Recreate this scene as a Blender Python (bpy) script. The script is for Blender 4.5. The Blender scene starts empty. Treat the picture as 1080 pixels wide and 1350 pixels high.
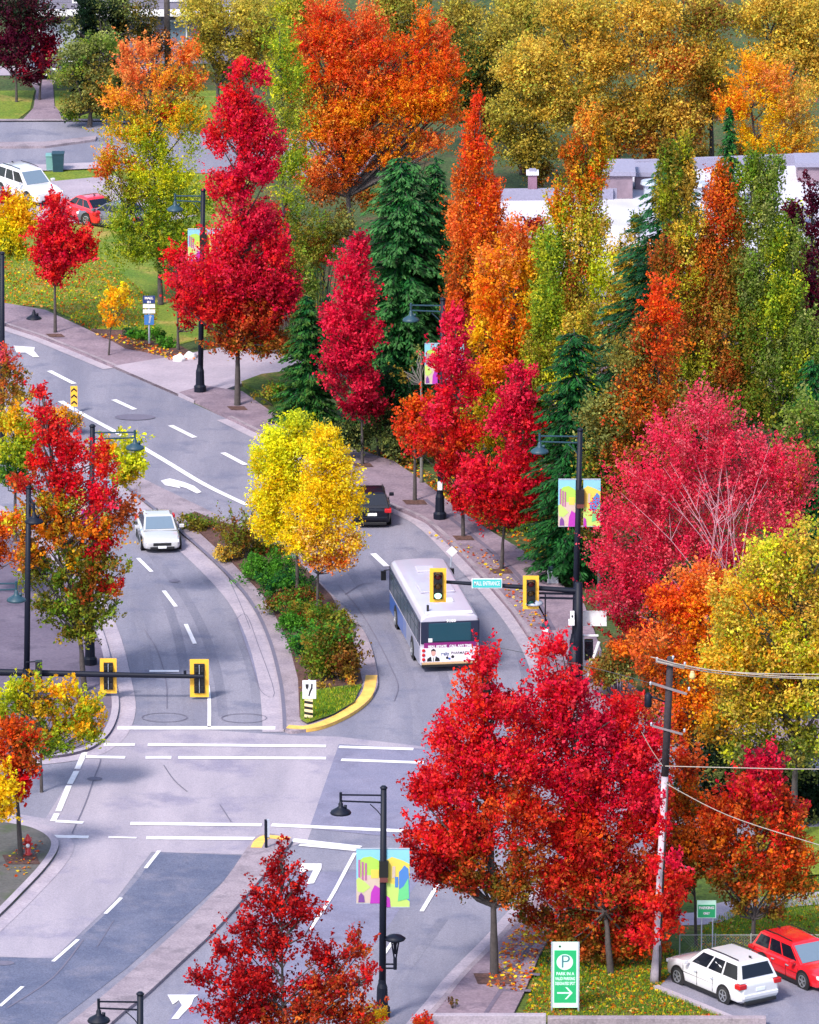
import bpy, bmesh, math, random
import numpy as np
from mathutils import Vector, Matrix
from mathutils.geometry import tessellate_polygon
random.seed(7); rng = np.random.default_rng(11)
R = math.radians
sc = bpy.context.scene
C = sc.collection
# ------------------------------------------------------------------ camera
PITCH = R(14.5); FPX = 10846.0; H = 95.1; D = H/math.tan(PITCH)
cp, sp = math.cos(PITCH), math.sin(PITCH)
cam = bpy.data.cameras.new('camera'); co = bpy.data.objects.new('camera', cam); C.objects.link(co)
co.location = (0, -D, H); co.rotation_euler = (math.pi/2-PITCH, 0, 0)
cam.sensor_fit = 'VERTICAL'; cam.sensor_height = 24; cam.lens = FPX/1350*24
cam.clip_start = 5; cam.clip_end = 6000
sc.camera = co
def ray(x, y):
    u = (x-540)/FPX; v = (675-y)/FPX
    return Vector((u, cp+v*sp, -sp+v*cp))
def G(x, y, z=0.0):                       # photo pixel -> point on the level z
    d = ray(x, y); t = (H-z)/(-d.z)
    return Vector((d.x*t, -D+d.y*t, z))
def P(x, y, Y):                           # photo pixel -> point in the upright plane at depth Y
    d = ray(x, y); t = (Y+D)/d.y
    return Vector((d.x*t, Y, H+d.z*t))
def S(p):                                 # pixels per metre at a point
    return FPX/((p[1]+D)*cp-(p[2]-H)*sp)
# ------------------------------------------------------------------ tags
def tag(o, label=None, cat=None, group=None, kind=None):
    if label: o['label'] = label
    if cat: o['category'] = cat
    if group: o['group'] = group
    if kind: o['kind'] = kind
    return o
def empty(name, loc, label, cat, group=None, rz=0.0):
    o = bpy.data.objects.new(name, None); C.objects.link(o)
    o.location = loc; o.rotation_euler = (0, 0, rz); o.empty_display_size = .3
    return tag(o, label, cat, group)
# ------------------------------------------------------------------ materials
def lin(c):
    return tuple((x/255/12.92 if x/255 <= .04045 else ((x/255+.055)/1.055)**2.4) for x in c)
MATS = {}
def mat(name, col, rough=.7, metal=0.0, noise=0.0, nscale=8.0, emit=None, coat=0.0, bump=0.0, spec=.5):
    if name in MATS: return MATS[name]
    m = bpy.data.materials.new(name); m.use_nodes = True; nt = m.node_tree; b = nt.nodes['Principled BSDF']
    b.inputs['Roughness'].default_value = rough; b.inputs['Metallic'].default_value = metal
    b.inputs['Specular IOR Level'].default_value = spec
    if coat: b.inputs['Coat Weight'].default_value = coat; b.inputs['Coat Roughness'].default_value = .05
    tc = nt.nodes.new('ShaderNodeTexCoord'); n = nt.nodes.new('ShaderNodeTexNoise')
    n.inputs['Scale'].default_value = nscale; n.inputs['Detail'].default_value = 6; n.inputs['Roughness'].default_value = .65
    nt.links.new(tc.outputs['Object'], n.inputs['Vector'])
    mr = nt.nodes.new('ShaderNodeMapRange'); mr.inputs['From Min'].default_value = .25; mr.inputs['From Max'].default_value = .75
    k = noise if noise else .04
    mr.inputs['To Min'].default_value = 1-k; mr.inputs['To Max'].default_value = 1+k
    nt.links.new(n.outputs['Fac'], mr.inputs['Value'])
    mx = nt.nodes.new('ShaderNodeVectorMath'); mx.operation = 'SCALE'; mx.inputs[0].default_value = col[:3]
    nt.links.new(mr.outputs['Result'], mx.inputs['Scale']); nt.links.new(mx.outputs['Vector'], b.inputs['Base Color'])
    if bump:
        bp = nt.nodes.new('ShaderNodeBump'); bp.inputs['Strength'].default_value = bump; bp.inputs['Distance'].default_value = .05
        nt.links.new(n.outputs['Fac'], bp.inputs['Height']); nt.links.new(bp.outputs['Normal'], b.inputs['Normal'])
    if emit: b.inputs['Emission Color'].default_value = (*emit[:3], 1); b.inputs['Emission Strength'].default_value = emit[3]
    MATS[name] = m; return m
def ground_mat(name, cols, s1, s2, s3, rough=.9, stretch=None, bump=.3, contrast=.35):
    """two colours mixed by a broad noise, speckled by a fine one, blotched by a middle one"""
    m = bpy.data.materials.new(name); m.use_nodes = True; nt = m.node_tree; b = nt.nodes['Principled BSDF']
    b.inputs['Roughness'].default_value = rough; b.inputs['Specular IOR Level'].default_value = .25
    tc = nt.nodes.new('ShaderNodeTexCoord'); vec = tc.outputs['Object']
    if stretch:
        mp = nt.nodes.new('ShaderNodeMapping'); mp.inputs['Scale'].default_value = stretch[:3]; mp.inputs['Rotation'].default_value = (0, 0, stretch[3])
        nt.links.new(vec, mp.inputs['Vector']); sv = mp.outputs['Vector']
    else: sv = vec
    def noise(scale, v, det=5):
        n = nt.nodes.new('ShaderNodeTexNoise'); n.inputs['Scale'].default_value = scale; n.inputs['Detail'].default_value = det
        n.inputs['Roughness'].default_value = .6; nt.links.new(v, n.inputs['Vector']); return n.outputs['Fac']
    r = nt.nodes.new('ShaderNodeValToRGB'); r.color_ramp.elements[0].position = .35; r.color_ramp.elements[1].position = .65
    r.color_ramp.elements[0].color = (*cols[0], 1); r.color_ramp.elements[1].color = (*cols[1], 1)
    nt.links.new(noise(s1, sv), r.inputs['Fac'])
    out = r.outputs['Color']
    if len(cols) > 2:
        r2 = nt.nodes.new('ShaderNodeMapRange'); r2.inputs['From Min'].default_value = .52; r2.inputs['From Max'].default_value = .66
        nt.links.new(noise(s2, vec), r2.inputs['Value'])
        mx = nt.nodes.new('ShaderNodeMix'); mx.data_type = 'RGBA'; nt.links.new(r2.outputs['Result'], mx.inputs['Factor'])
        nt.links.new(out, mx.inputs['A']); mx.inputs['B'].default_value = (*cols[2], 1); out = mx.outputs['Result']
    mr = nt.nodes.new('ShaderNodeMapRange'); mr.inputs['From Min'].default_value = .3; mr.inputs['From Max'].default_value = .7
    mr.inputs['To Min'].default_value = 1-contrast; mr.inputs['To Max'].default_value = 1+contrast
    fn = noise(s3, vec, 3); nt.links.new(fn, mr.inputs['Value'])
    vm = nt.nodes.new('ShaderNodeVectorMath'); vm.operation = 'SCALE'; nt.links.new(out, vm.inputs[0]); nt.links.new(mr.outputs['Result'], vm.inputs['Scale'])
    nt.links.new(vm.outputs['Vector'], b.inputs['Base Color'])
    bp = nt.nodes.new('ShaderNodeBump'); bp.inputs['Strength'].default_value = bump; bp.inputs['Distance'].default_value = .04
    nt.links.new(fn, bp.inputs['Height']); nt.links.new(bp.outputs['Normal'], b.inputs['Normal'])
    return m
def leaf_mat():
    m = bpy.data.materials.new('leaves'); m.use_nodes = True; nt = m.node_tree
    b = nt.nodes['Principled BSDF']; out = nt.nodes['Material Output']
    at = nt.nodes.new('ShaderNodeAttribute'); at.attribute_name = 'leaf_color'
    b.inputs['Roughness'].default_value = .55; b.inputs['Specular IOR Level'].default_value = .18
    nt.links.new(at.outputs['Color'], b.inputs['Base Color'])
    t = nt.nodes.new('ShaderNodeBsdfTranslucent'); nt.links.new(at.outputs['Color'], t.inputs['Color'])
    mx = nt.nodes.new('ShaderNodeMixShader'); mx.inputs[0].default_value = .44
    nt.links.new(b.outputs[0], mx.inputs[1]); nt.links.new(t.outputs[0], mx.inputs[2]); nt.links.new(mx.outputs[0], out.inputs['Surface'])
    return m
LEAF = leaf_mat()
M_BARK = mat('bark', (.055, .045, .045), .9, noise=.45, nscale=6, bump=.5)
M_PALEBARK = mat('pale_bark', (.45, .22, .27), .85, noise=.3, nscale=8)
M_METAL = mat('dark_painted_metal', (.004, .006, .016), .55, spec=.25, noise=.15)
M_TEAL = mat('teal_painted_metal', (.018, .05, .075), .45, spec=.35, noise=.15)
M_PALEMETAL = mat('pale_metal', (.42, .46, .55), .4, .3, noise=.1)
M_WHITE = mat('white_paint', (.66, .66, .69), .5, noise=.05)
M_BLACK = mat('black_plastic', (.01, .01, .012), .45)
M_YEL = mat('signal_yellow', (.80, .43, .035), .5, noise=.08)
M_GLASS = mat('dark_glass', (.006, .008, .016), .08, spec=.45)
M_WSH = mat('windscreen_glass', (.13, .18, .24), .08, spec=.8)
M_TYRE = mat('tyre_rubber', (.012, .012, .014), .8)
M_RIM = mat('wheel_rim', (.42, .44, .48), .3, .7)
M_RED = mat('tail_lamp_red', (.45, .01, .015), .2)
M_LAMP = mat('head_lamp', (.75, .78, .82), .12)
M_PLATE = mat('plate_white', (.75, .78, .82), .4)
# ------------------------------------------------------------------ mesh builder
def smooth(pts, n=6, closed=False):
    pts = [Vector(p) for p in pts]; out = []; m = len(pts)
    for i in range(m if closed else m-1):
        if closed: a, b, c, d = pts[i-1], pts[i], pts[(i+1) % m], pts[(i+2) % m]
        else: a, b, c, d = pts[max(i-1, 0)], pts[i], pts[i+1], pts[min(i+2, m-1)]
        for k in range(n):
            t = k/n
            out.append(.5*((2*b)+(c-a)*t+(2*a-5*b+4*c-d)*t*t+(3*b-a-3*c+d)*t**3))
    if not closed: out.append(pts[-1])
    return out
class MB:
    def __init__(s): s.v = []; s.f = []; s.m = []; s.mats = []
    def mi(s, m):
        if m not in s.mats: s.mats.append(m)
        return s.mats.index(m)
    def add(s, vs, fs, m):
        o = len(s.v); k = s.mi(m); s.v += [tuple(v) for v in vs]
        for f in fs: s.f.append(tuple(i+o for i in f)); s.m.append(k)
    def box(s, c, d, m, rz=0.0, M=None):
        x, y, z = d[0]/2, d[1]/2, d[2]/2
        vs = [Vector(((i & 1)*2-1, ((i >> 1) & 1)*2-1, (i >> 2)*2-1)) for i in range(8)]
        vs = [Vector((v.x*x, v.y*y, v.z*z)) for v in vs]
        if rz: vs = [Matrix.Rotation(rz, 3, 'Z') @ v for v in vs]
        if M: vs = [M @ v for v in vs]
        s.add([v+Vector(c) for v in vs], [(0, 2, 3, 1), (4, 5, 7, 6), (0, 1, 5, 4), (2, 6, 7, 3), (0, 4, 6, 2), (1, 3, 7, 5)], m)
    def tube(s, pts, rad, m, n=8, cap=True):
        pts = [Vector(p) for p in pts]
        if not hasattr(rad, '__len__'): rad = [rad]*len(pts)
        vs = []; fs = []
        for i, p in enumerate(pts):
            t = (pts[min(i+1, len(pts)-1)]-pts[max(i-1, 0)]).normalized()
            a = t.cross(Vector((0, 1, 0)) if abs(t.y) < .8 else Vector((1, 0, 0))).normalized(); b = t.cross(a)
            for k in range(n):
                q = 2*math.pi*k/n; vs.append(p+(a*math.cos(q)+b*math.sin(q))*rad[i])
        for i in range(len(pts)-1):
            for k in range(n): fs.append((i*n+k, i*n+(k+1) % n, (i+1)*n+(k+1) % n, (i+1)*n+k))
        if cap: fs.append(tuple(range(n-1, -1, -1))); fs.append(tuple((len(pts)-1)*n+k for k in range(n)))
        s.add(vs, fs, m)
    def lathe(s, prof, c, m, n=16, M=None):      # prof (r,z)
        vs = []; fs = []
        for r, z in prof:
            for k in range(n):
                q = 2*math.pi*k/n; v = Vector((r*math.cos(q), r*math.sin(q), z))
                if M: v = M @ v
                vs.append(v+Vector(c))
        for i in range(len(prof)-1):
            for k in range(n): fs.append((i*n+k, i*n+(k+1) % n, (i+1)*n+(k+1) % n, (i+1)*n+k))
        fs.append(tuple(range(n-1, -1, -1))); fs.append(tuple((len(prof)-1)*n+k for k in range(n)))
        s.add(vs, fs, m)
    def sheet(s, pts, z, m):
        v = [Vector((p[0], p[1], z)) for p in pts]
        area = sum(v[i-1].x*v[i].y-v[i].x*v[i-1].y for i in range(len(v)))
        if area < 0: v.reverse()
        fs = [f if (v[f[1]]-v[f[0]]).cross(v[f[2]]-v[f[0]]).z > 0 else f[::-1] for f in tessellate_polygon([v])]
        s.add(v, fs, m)
    def prism(s, pts, z0, z1, m, mside=None):
        v = [Vector((p[0], p[1], z1)) for p in pts]
        area = sum(v[i-1].x*v[i].y-v[i].x*v[i-1].y for i in range(len(v)))
        if area < 0: v.reverse()
        n = len(v); fs = [f if (v[f[1]]-v[f[0]]).cross(v[f[2]]-v[f[0]]).z > 0 else f[::-1] for f in tessellate_polygon([v])]
        s.add(v, fs, m)
        vv = v+[Vector((p.x, p.y, z0)) for p in v]
        s.add(vv, [(i, i+n, (i+1) % n+n, (i+1) % n) for i in range(n)], mside or m)
    def strip(s, pts, w, z, m, off=0.0):
        pts = [Vector((p[0], p[1])) for p in pts]; vs = []
        for i, p in enumerate(pts):
            t = (pts[min(i+1, len(pts)-1)]-pts[max(i-1, 0)]).normalized(); nn = Vector((-t.y, t.x))
            a = p+nn*(off-w/2); b = p+nn*(off+w/2); vs += [(a.x, a.y, z), (b.x, b.y, z)]
        s.add(vs, [(2*i, 2*i+2, 2*i+3, 2*i+1) for i in range(len(pts)-1)], m)
    def flat(s, pts, O, X, Z, off, m):           # polygon drawn on an upright board: pts (u,w), origin O, axes X,Z, pushed out by off
        v = [Vector((a, b, 0)) for a, b in pts]; N = X.cross(Z)
        fs = list(tessellate_polygon([v])); fs = [f if (v[f[1]]-v[f[0]]).cross(v[f[2]]-v[f[0]]).z > 0 else f[::-1] for f in fs]
        s.add([O+X*a.x+Z*a.y+N*off for a in v], fs, m)
    def build(s, name, parent=None, smooth_=False, bevel=0.0):
        me = bpy.data.meshes.new(name); me.from_pydata(s.v, [], s.f)
        for m in s.mats: me.materials.append(m)
        me.polygons.foreach_set('material_index', s.m)
        if smooth_: me.polygons.foreach_set('use_smooth', [True]*len(s.f))
        me.update(); o = bpy.data.objects.new(name, me); C.objects.link(o)
        if parent: o.parent = parent
        if bevel:
            b = o.modifiers.new('bevel', 'BEVEL'); b.width = bevel; b.segments = 3; b.limit_method = 'ANGLE'; b.angle_limit = R(28)
            b.use_clamp_overlap = True
        return o
def circ(cx, cy, r, n=20, ry=None): return [(cx+r*math.cos(2*math.pi*k/n), cy+(ry or r)*math.sin(2*math.pi*k/n)) for k in range(n)]
def rect(x0, y0, x1, y1): return [(x0, y0), (x1, y0), (x1, y1), (x0, y1)]
def text_obj(txt, size, O, X, Z, off, m, parent, name='lettering', width=None, bold=.0):
    cu = bpy.data.curves.new('t', 'FONT'); cu.body = txt; cu.size = size; cu.align_x = 'CENTER'; cu.align_y = 'CENTER'; cu.offset = bold
    to = bpy.data.objects.new('t', cu); C.objects.link(to); dg = bpy.context.evaluated_depsgraph_get()
    me = bpy.data.meshes.new_from_object(to.evaluated_get(dg)); bpy.data.objects.remove(to); bpy.data.curves.remove(cu)
    k = 1.0
    if width:
        xs = [v.co.x for v in me.vertices]; k = width/(max(xs)-min(xs))
    N = X.cross(Z)
    for v in me.vertices: v.co = O+X*(v.co.x*k)+Z*v.co.y+N*off
    me.materials.clear(); me.materials.append(m); me.name = name
    o = bpy.data.objects.new(name, me); C.objects.link(o); o.parent = parent; return o
# ------------------------------------------------------------------ world and light
w = bpy.data.worlds.new('World'); sc.world = w; w.use_nodes = True; nt = w.node_tree
sk = nt.nodes.new('ShaderNodeTexSky'); sk.sky_type = 'NISHITA'; sk.sun_disc = False
SUN_EL, SUN_AZ = 48, 215            # azimuth measured clockwise from +Y (north)
sk.sun_elevation = R(SUN_EL); sk.sun_rotation = R(SUN_AZ); sk.air_density = 1.0; sk.dust_density = 2.0; sk.ozone_density = 1.0
nt.links.new(sk.outputs['Color'], nt.nodes['Background'].inputs['Color']); nt.nodes['Background'].inputs['Strength'].default_value = .15
sl = bpy.data.lights.new('sun', 'SUN'); sl.energy = 2.1; sl.angle = R(10); sl.color = (1, .93, .84)
so = bpy.data.objects.new('sun', sl); C.objects.link(so); so.rotation_euler = (R(90-SUN_EL), 0, R(180-SUN_AZ))
so.location = (0, -50, 80)
sc.view_settings.view_transform = 'Standard'; sc.view_settings.look = 'None'; sc.view_settings.exposure = 1.2; sc.view_settings.gamma = 1
# ================================================================== THE SETTING
def GP(l, z=0): return [G(x, y, z) for x, y in l]
A_ASPH = ground_mat('asphalt', [(.155, .153, .205), (.22, .21, .262), (.14, .142, .20)], .45, .5, 22, contrast=.24, stretch=(1, .12, 1, .30), bump=.2)
A_DARK = ground_mat('fresh_asphalt', [(.078, .09, .15), (.118, .127, .19), (.14, .14, .195)], .5, .6, 18, contrast=.34, bump=.15)
A_MID = ground_mat('patched_asphalt', [(.155, .155, .235), (.20, .19, .27), (.145, .14, .21)], .4, .5, 20, contrast=.22, bump=.1)
A_LIGHT = ground_mat('worn_asphalt', [(.255, .23, .28), (.34, .30, .35), (.22, .20, .27)], .4, .35, 22, contrast=.20, stretch=(1, .15, 1, -.35), bump=.2)
A_CONC = ground_mat('kerb_concrete', [(.22, .18, .215), (.29, .24, .275), (.18, .15, .18)], .7, 1, 12, contrast=.22)
A_GUT = ground_mat('gutter_concrete', [(.28, .245, .30), (.36, .31, .36)], .7, 1, 12, contrast=.18)
A_WALK = ground_mat('walk_paving', [(.17, .125, .16), (.235, .175, .215), (.14, .105, .14)], .5, .8, 10, contrast=.24)
A_WALKD = ground_mat('plaza_paving', [(.105, .085, .125), (.14, .115, .16), (.085, .07, .105)], .35, .8, 7, contrast=.16)
A_DRIVE = ground_mat('driveway_paving', [(.28, .24, .29), (.35, .295, .35)], .3, 1, 10, contrast=.12)
A_GRASS = ground_mat('grass', [(.03, .065, .01), (.075, .11, .015), (.15, .11, .035)], .35, .5, 7, contrast=.5, bump=.8)
A_GRASSB = ground_mat('bright_grass', [(.085, .15, .014), (.16, .19, .02), (.27, .21, .05)], .5, .45, 9, contrast=.4, bump=.8)
A_SOIL = ground_mat('bark_mulch', [(.06, .032, .03), (.11, .055, .045)], .6, 1, 9, contrast=.45, bump=.6)
A_DARKG = ground_mat('dark_undergrowth', [(.03, .055, .015), (.06, .085, .025), (.10, .06, .03)], .4, .6, 6, contrast=.55, bump=.8)  # base ground: dark soil and grassy green as its own colour
A_PAINT = mat('road_paint_white', (.66, .64, .68), .7, noise=.12, nscale=3)
A_YPAINT = mat('kerb_paint_yellow', (.72, .42, .09), .7, noise=.3, nscale=2.5)
A_TAR = mat('tar', (.12, .11, .16), .8, noise=.2)
def struct(o): return tag(o, kind='structure')
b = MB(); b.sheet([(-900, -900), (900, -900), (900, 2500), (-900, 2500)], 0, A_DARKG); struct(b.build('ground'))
# main carriageways
kerbR = [(-120, 378), (-60, 398), (0, 428), (60, 449), (150, 486), (235, 523), (300, 553), (370, 588), (440, 628), (500, 663), (562, 691), (621, 749), (673, 808), (705, 856), (722, 900), (735, 950), (790, 985), (1000, 1000), (1300, 1005)]
kerbR2 = [(1300, 1105), (1000, 1110), (800, 1125), (735, 1150), (695, 1195), (658, 1237), (607, 1289), (577, 1326), (540, 1368), (470, 1450)]
road = GP(kerbR)+GP(kerbR2)+GP([(-600, 1450), (-600, 1090), (-600, 640), (-300, 378)])
b = MB(); b.sheet(road, .02, A_ASPH); struct(b.build('road'))
b = MB()   # worn, pale surface of the crossing
b.sheet(GP([(152, 955), (378, 970), (447, 972), (560, 985), (560, 1003), (445, 1003), (405, 1110), (345, 1128), (200, 1124), (150, 1190), (70, 1265), (0, 1262), (-60, 1290), (-60, 1060), (60, 1080), (110, 1000)]), .028, A_LIGHT)
struct(b.build('crossing_surface'))
b = MB()
b.sheet(GP([(207, 1124), (322, 1129), (300, 1158), (245, 1208), (170, 1275), (80, 1345), (0, 1420), (-150, 1420), (-90, 1262), (72, 1264), (105, 1238), (150, 1196), (182, 1160)]), .034, A_DARK)
struct(b.build('resurfaced_lane'))
b = MB(); b.sheet(GP([(447, 982), (590, 990), (590, 1112), (408, 1093), (430, 1030)]), .034, A_MID)
b.sheet(GP([(312, 817), (325, 812), (340, 850), (362, 915), (344, 912), (330, 870)]), .034, A_MID)
b.sheet(GP([(385, 1150), (560, 1150), (500, 1240), (300, 1420), (190, 1420), (230, 1330)]), .026, A_MID)
struct(b.build('asphalt_patch'))
A_TRACK = ground_mat('tyre_darkened_asphalt', [(.140, .139, .188), (.198, .19, .24), (.132, .133, .19)], .6, .5, 22, contrast=.28, stretch=(1, .1, 1, .1), bump=.2)
b = MB()
for l in ([(172, 745), (195, 790), (212, 840), (222, 900), (225, 950)], [(222, 730), (262, 780), (290, 830), (310, 890), (318, 945)], [(470, 735), (510, 790), (545, 850), (570, 920), (575, 975)], [(560, 720), (610, 775), (650, 830), (670, 890), (672, 950)]):
    for o_ in (-.75, .75): b.strip(smooth(GP(l), 5), .42, .0245, A_TRACK, o_)
for l in ([(110, 1150), (60, 1210), (-20, 1300)], [(470, 1180), (400, 1290), (340, 1380)], [(560, 1210), (500, 1290), (440, 1370)]):
    for o_ in (-.75, .75): b.strip(smooth(GP(l), 5), .42, .0245, A_TRACK, o_)
struct(b.build('tyre_tracks'))
# cross road far left-top
b = MB(); b.sheet(GP([(-300, 160), (130, 160), (260, 175), (500, 190), (500, 240), (130, 222), (-300, 228)]), .02, A_ASPH); struct(b.build('side_street'))
b = MB(); b.prism(GP([(-300, 193), (60, 190), (128, 182), (126, 187), (60, 196), (-300, 199)]), 0, .15, A_CONC); struct(b.build('side_street_median'))
b = MB(); b.strip(GP([(-300, 161), (130, 160), (200, 166)]), .5, .1, A_CONC); b.strip(GP([(-300, 226), (60, 223), (130, 220)]), 1.6, .1, A_GUT); struct(b.build('side_street_kerb'))
b = MB(); b.sheet(GP([(28, 160), (95, 160), (72, 140), (70, 112), (85, 92), (30, 92), (48, 120), (44, 143)]), .02, A_WALK)
b.sheet(GP([(-40, 88), (200, 88), (200, 100), (-40, 100)]), .03, A_DRIVE); struct(b.build('house_driveway'))
b = MB(); b.sheet(GP([(-200, 120), (46, 120), (40, 145), (22, 159), (-200, 159)]), .03, A_GRASSB); b.sheet(GP([(72, 120), (300, 120), (300, 160), (88, 158), (73, 141)]), .03, A_GRASSB); struct(b.build('front_lawn'))
b = MB(); b.sheet(GP([(-60, 228), (130, 224), (330, 232), (330, 300), (290, 440), (210, 462), (120, 430), (60, 405), (-60, 398)]), .025, A_GRASSB); struct(b.build('grass_bank'))
b = MB(); b.sheet(GP([(150, 232), (-60, 252), (-60, 285), (180, 300), (260, 285)]), .035, A_DRIVE); struct(b.build('car_park_strip'))
# right pavement
inner = [(-120, 366), (-60, 376), (0, 398), (60, 412), (120, 440), (165, 462), (225, 474)]
b = MB()
b.prism(GP(kerbR[:6])+GP([(300, 500), (262, 476), (225, 474), (165, 462), (120, 440), (60, 412), (0, 402), (-60, 380), (-120, 366)]), 0, .15, A_WALK)
struct(b.build('pavement'))
b = MB(); b.prism(GP([(150, 486), (235, 523), (256, 532), (330, 505), (460, 500), (470, 470), (290, 462), (225, 474)]), 0, .152, A_DRIVE); struct(b.build('mall_driveway'))
b = MB()
b.prism(GP([(236, 521), (300, 553), (370, 588), (440, 628), (500, 663), (562, 691), (621, 749), (673, 808), (705, 856), (722, 900), (735, 950), (790, 985), (1000, 1000), (1300, 1005), (1300, 960), (1000, 950), (860, 930), (800, 880), (770, 800), (735, 770), (690, 730), (640, 700), (600, 672), (560, 640), (520, 612), (470, 596), (400, 570), (360, 548), (320, 520), (270, 512)]), 0, .156, A_WALK)
struct(b.build('pavement'))
b = MB()
for seg in (kerbR[0:5], kerbR[6:15]):
    kk = smooth(GP(seg), 6); b.strip(kk, .22, .164, A_CONC, .12); b.strip(kk, .55, .04, A_GUT, -.3)
b.strip(smooth(GP([(640, 728), (700, 790), (735, 860)]), 5), .2, .166, A_WALKD); b.strip(smooth(GP([(560, 662), (625, 712), (690, 770), (730, 835)]), 5), .22, .166, A_WALKD)
struct(b.build('kerb'))
b = MB(); b.prism(GP([(262, 473), (300, 480), (390, 492), (395, 530), (372, 545), (345, 524), (318, 508)])[3:]+GP([(318, 508), (345, 498), (390, 492)]), 0, .2, A_GRASS); struct(b.build('grass_verge'))
b = MB(); b.prism(GP([(120, 438), (165, 440), (215, 448), (262, 474), (225, 475), (165, 463)]), 0, .19, A_SOIL); struct(b.build('planting_bed'))
# left pavement
b = MB()
nwp = smooth(GP([(-200, 610), (-60, 650), (0, 680), (50, 715), (90, 755), (120, 800), (139, 845), (151, 895), (157, 935), (148, 965), (130, 984), (108, 994), (60, 1002), (-60, 1010), (-300, 1015)]), 5)
b.prism(nwp+GP([(-600, 1015), (-600, 610)]), 0, .15, A_WALKD)
struct(b.build('pavement'))
b = MB(); b.strip(nwp, .3, .156, A_GUT, -.15); b.strip(nwp, .7, .04, A_GUT, .36)
sw = smooth(GP([(-200, 1058), (-60, 1076), (10, 1086), (50, 1094), (74, 1108), (76, 1124), (60, 1148), (30, 1180), (0, 1210), (-60, 1265), (-160, 1350)]), 5)
b.strip(sw, .3, .156, A_GUT, -.15); b.strip(sw, .6, .041, A_GUT, .3); struct(b.build('kerb'))
b = MB(); b.prism(sw+GP([(-500, 1350), (-500, 1058)]), 0, .15, ground_mat('mossy_paving', [(.075, .075, .07), (.11, .10, .10), (.06, .075, .04)], .4, .5, 8, contrast=.2)); struct(b.build('pavement'))
# the tree pits
b = MB()
def pit(x, y, w=44, h=13, m=A_SOIL):
    b.sheet(GP([(x-w/2, y-h*.5), (x+w/2-5, y-h*.5), (x+w/2, y+h*.5), (x-w/2+6, y+h*.5)], .17), .172, m)
pit(28, 1133, 50, 12); pit(547, 662, 34, 6); pit(478, 613, 30, 5); pit(652, 1290, 56, 14); pit(73, 442, 26, 4); pit(313, 538, 28, 5); pit(611, 709, 30, 6); pit(661, 753, 32, 6)
struct(b.build('tree_pit'))
# planted median
medL = [(-60, 495), (0, 527), (60, 568), (120, 611), (180, 655), (240, 705), (290, 750), (330, 795), (355, 845), (370, 900), (375, 940), (376, 966)]
medN = [(405, 966), (435, 959), (470, 941), (492, 920), (498, 895)]
medR = [(482, 840), (440, 790), (385, 735), (335, 703), (290, 684), (240, 660), (180, 630), (120, 592), (60, 548), (0, 508), (-60, 478)]
mo = smooth(GP(medL+medN+medR), 5)
b = MB(); b.prism(mo, 0, .16, A_CONC); struct(b.build('median'))
b = MB(); b.strip(smooth(GP(medL), 6), .16, .166, A_TAR, -.02); b.strip(smooth(GP(medL), 6), .9, .042, A_GUT, -.5)
b.strip(smooth(GP([medN[-1]]+medR[:4]), 6), .5, .042, A_GUT, .28); struct(b.build('kerb'))
b = MB(); nose = smooth(GP([(377, 965)]+medN), 6); b.strip(nose, .5, .168, A_YPAINT, .26)
vs = []; 
for p in nose: vs += [(p.x, p.y-.012, .166), (p.x, p.y-.012, .03)]
b.add(vs, [(2*i, 2*i+1, 2*i+3, 2*i+2) for i in range(len(nose)-1)], A_YPAINT)
b.strip(smooth(GP([(385, 1108), (350, 1105), (334, 1112), (328, 1122)]), 5), .45, .158, A_YPAINT, .3)
struct(b.build('yellow_kerb'))
bed = [(240, 686), (258, 681), (300, 698), (340, 710), (395, 748), (437, 792), (465, 850), (478, 905), (467, 926), (440, 943), (405, 956), (395, 950), (393, 900), (380, 850), (352, 795), (305, 745)]
b = MB(); b.prism(GP(bed), .1, .24, A_SOIL); struct(b.build('planting_bed'))
b = MB(); b.sheet(GP([(396, 912), (440, 905), (477, 902), (467, 925), (440, 941), (405, 953), (396, 948)], .25), .25, A_GRASSB); struct(b.build('median_grass'))
lm = smooth(GP([(385, 1112), (372, 1106), (345, 1104), (331, 1115), (300, 1160), (259, 1207), (205, 1257), (148, 1307), (96, 1350), (20, 1410), (80, 1425), (148, 1352), (193, 1315), (237, 1274), (281, 1233), (320, 1190), (350, 1155), (375, 1125)]), 4, True)
b = MB(); b.prism(lm, 0, .15, A_CONC); struct(b.build('median'))
b = MB(); b.strip(smooth(GP([(331, 1113), (300, 1160), (259, 1207), (205, 1257), (148, 1307), (96, 1350), (20, 1410)]), 5), .6, .043, A_GUT, .34)
b.strip(smooth(GP([(375, 1125), (350, 1155), (320, 1190), (281, 1233), (237, 1274), (193, 1315), (148, 1352), (80, 1420)]), 5), .35, .044, A_GUT, -.2); struct(b.build('kerb'))
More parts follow.
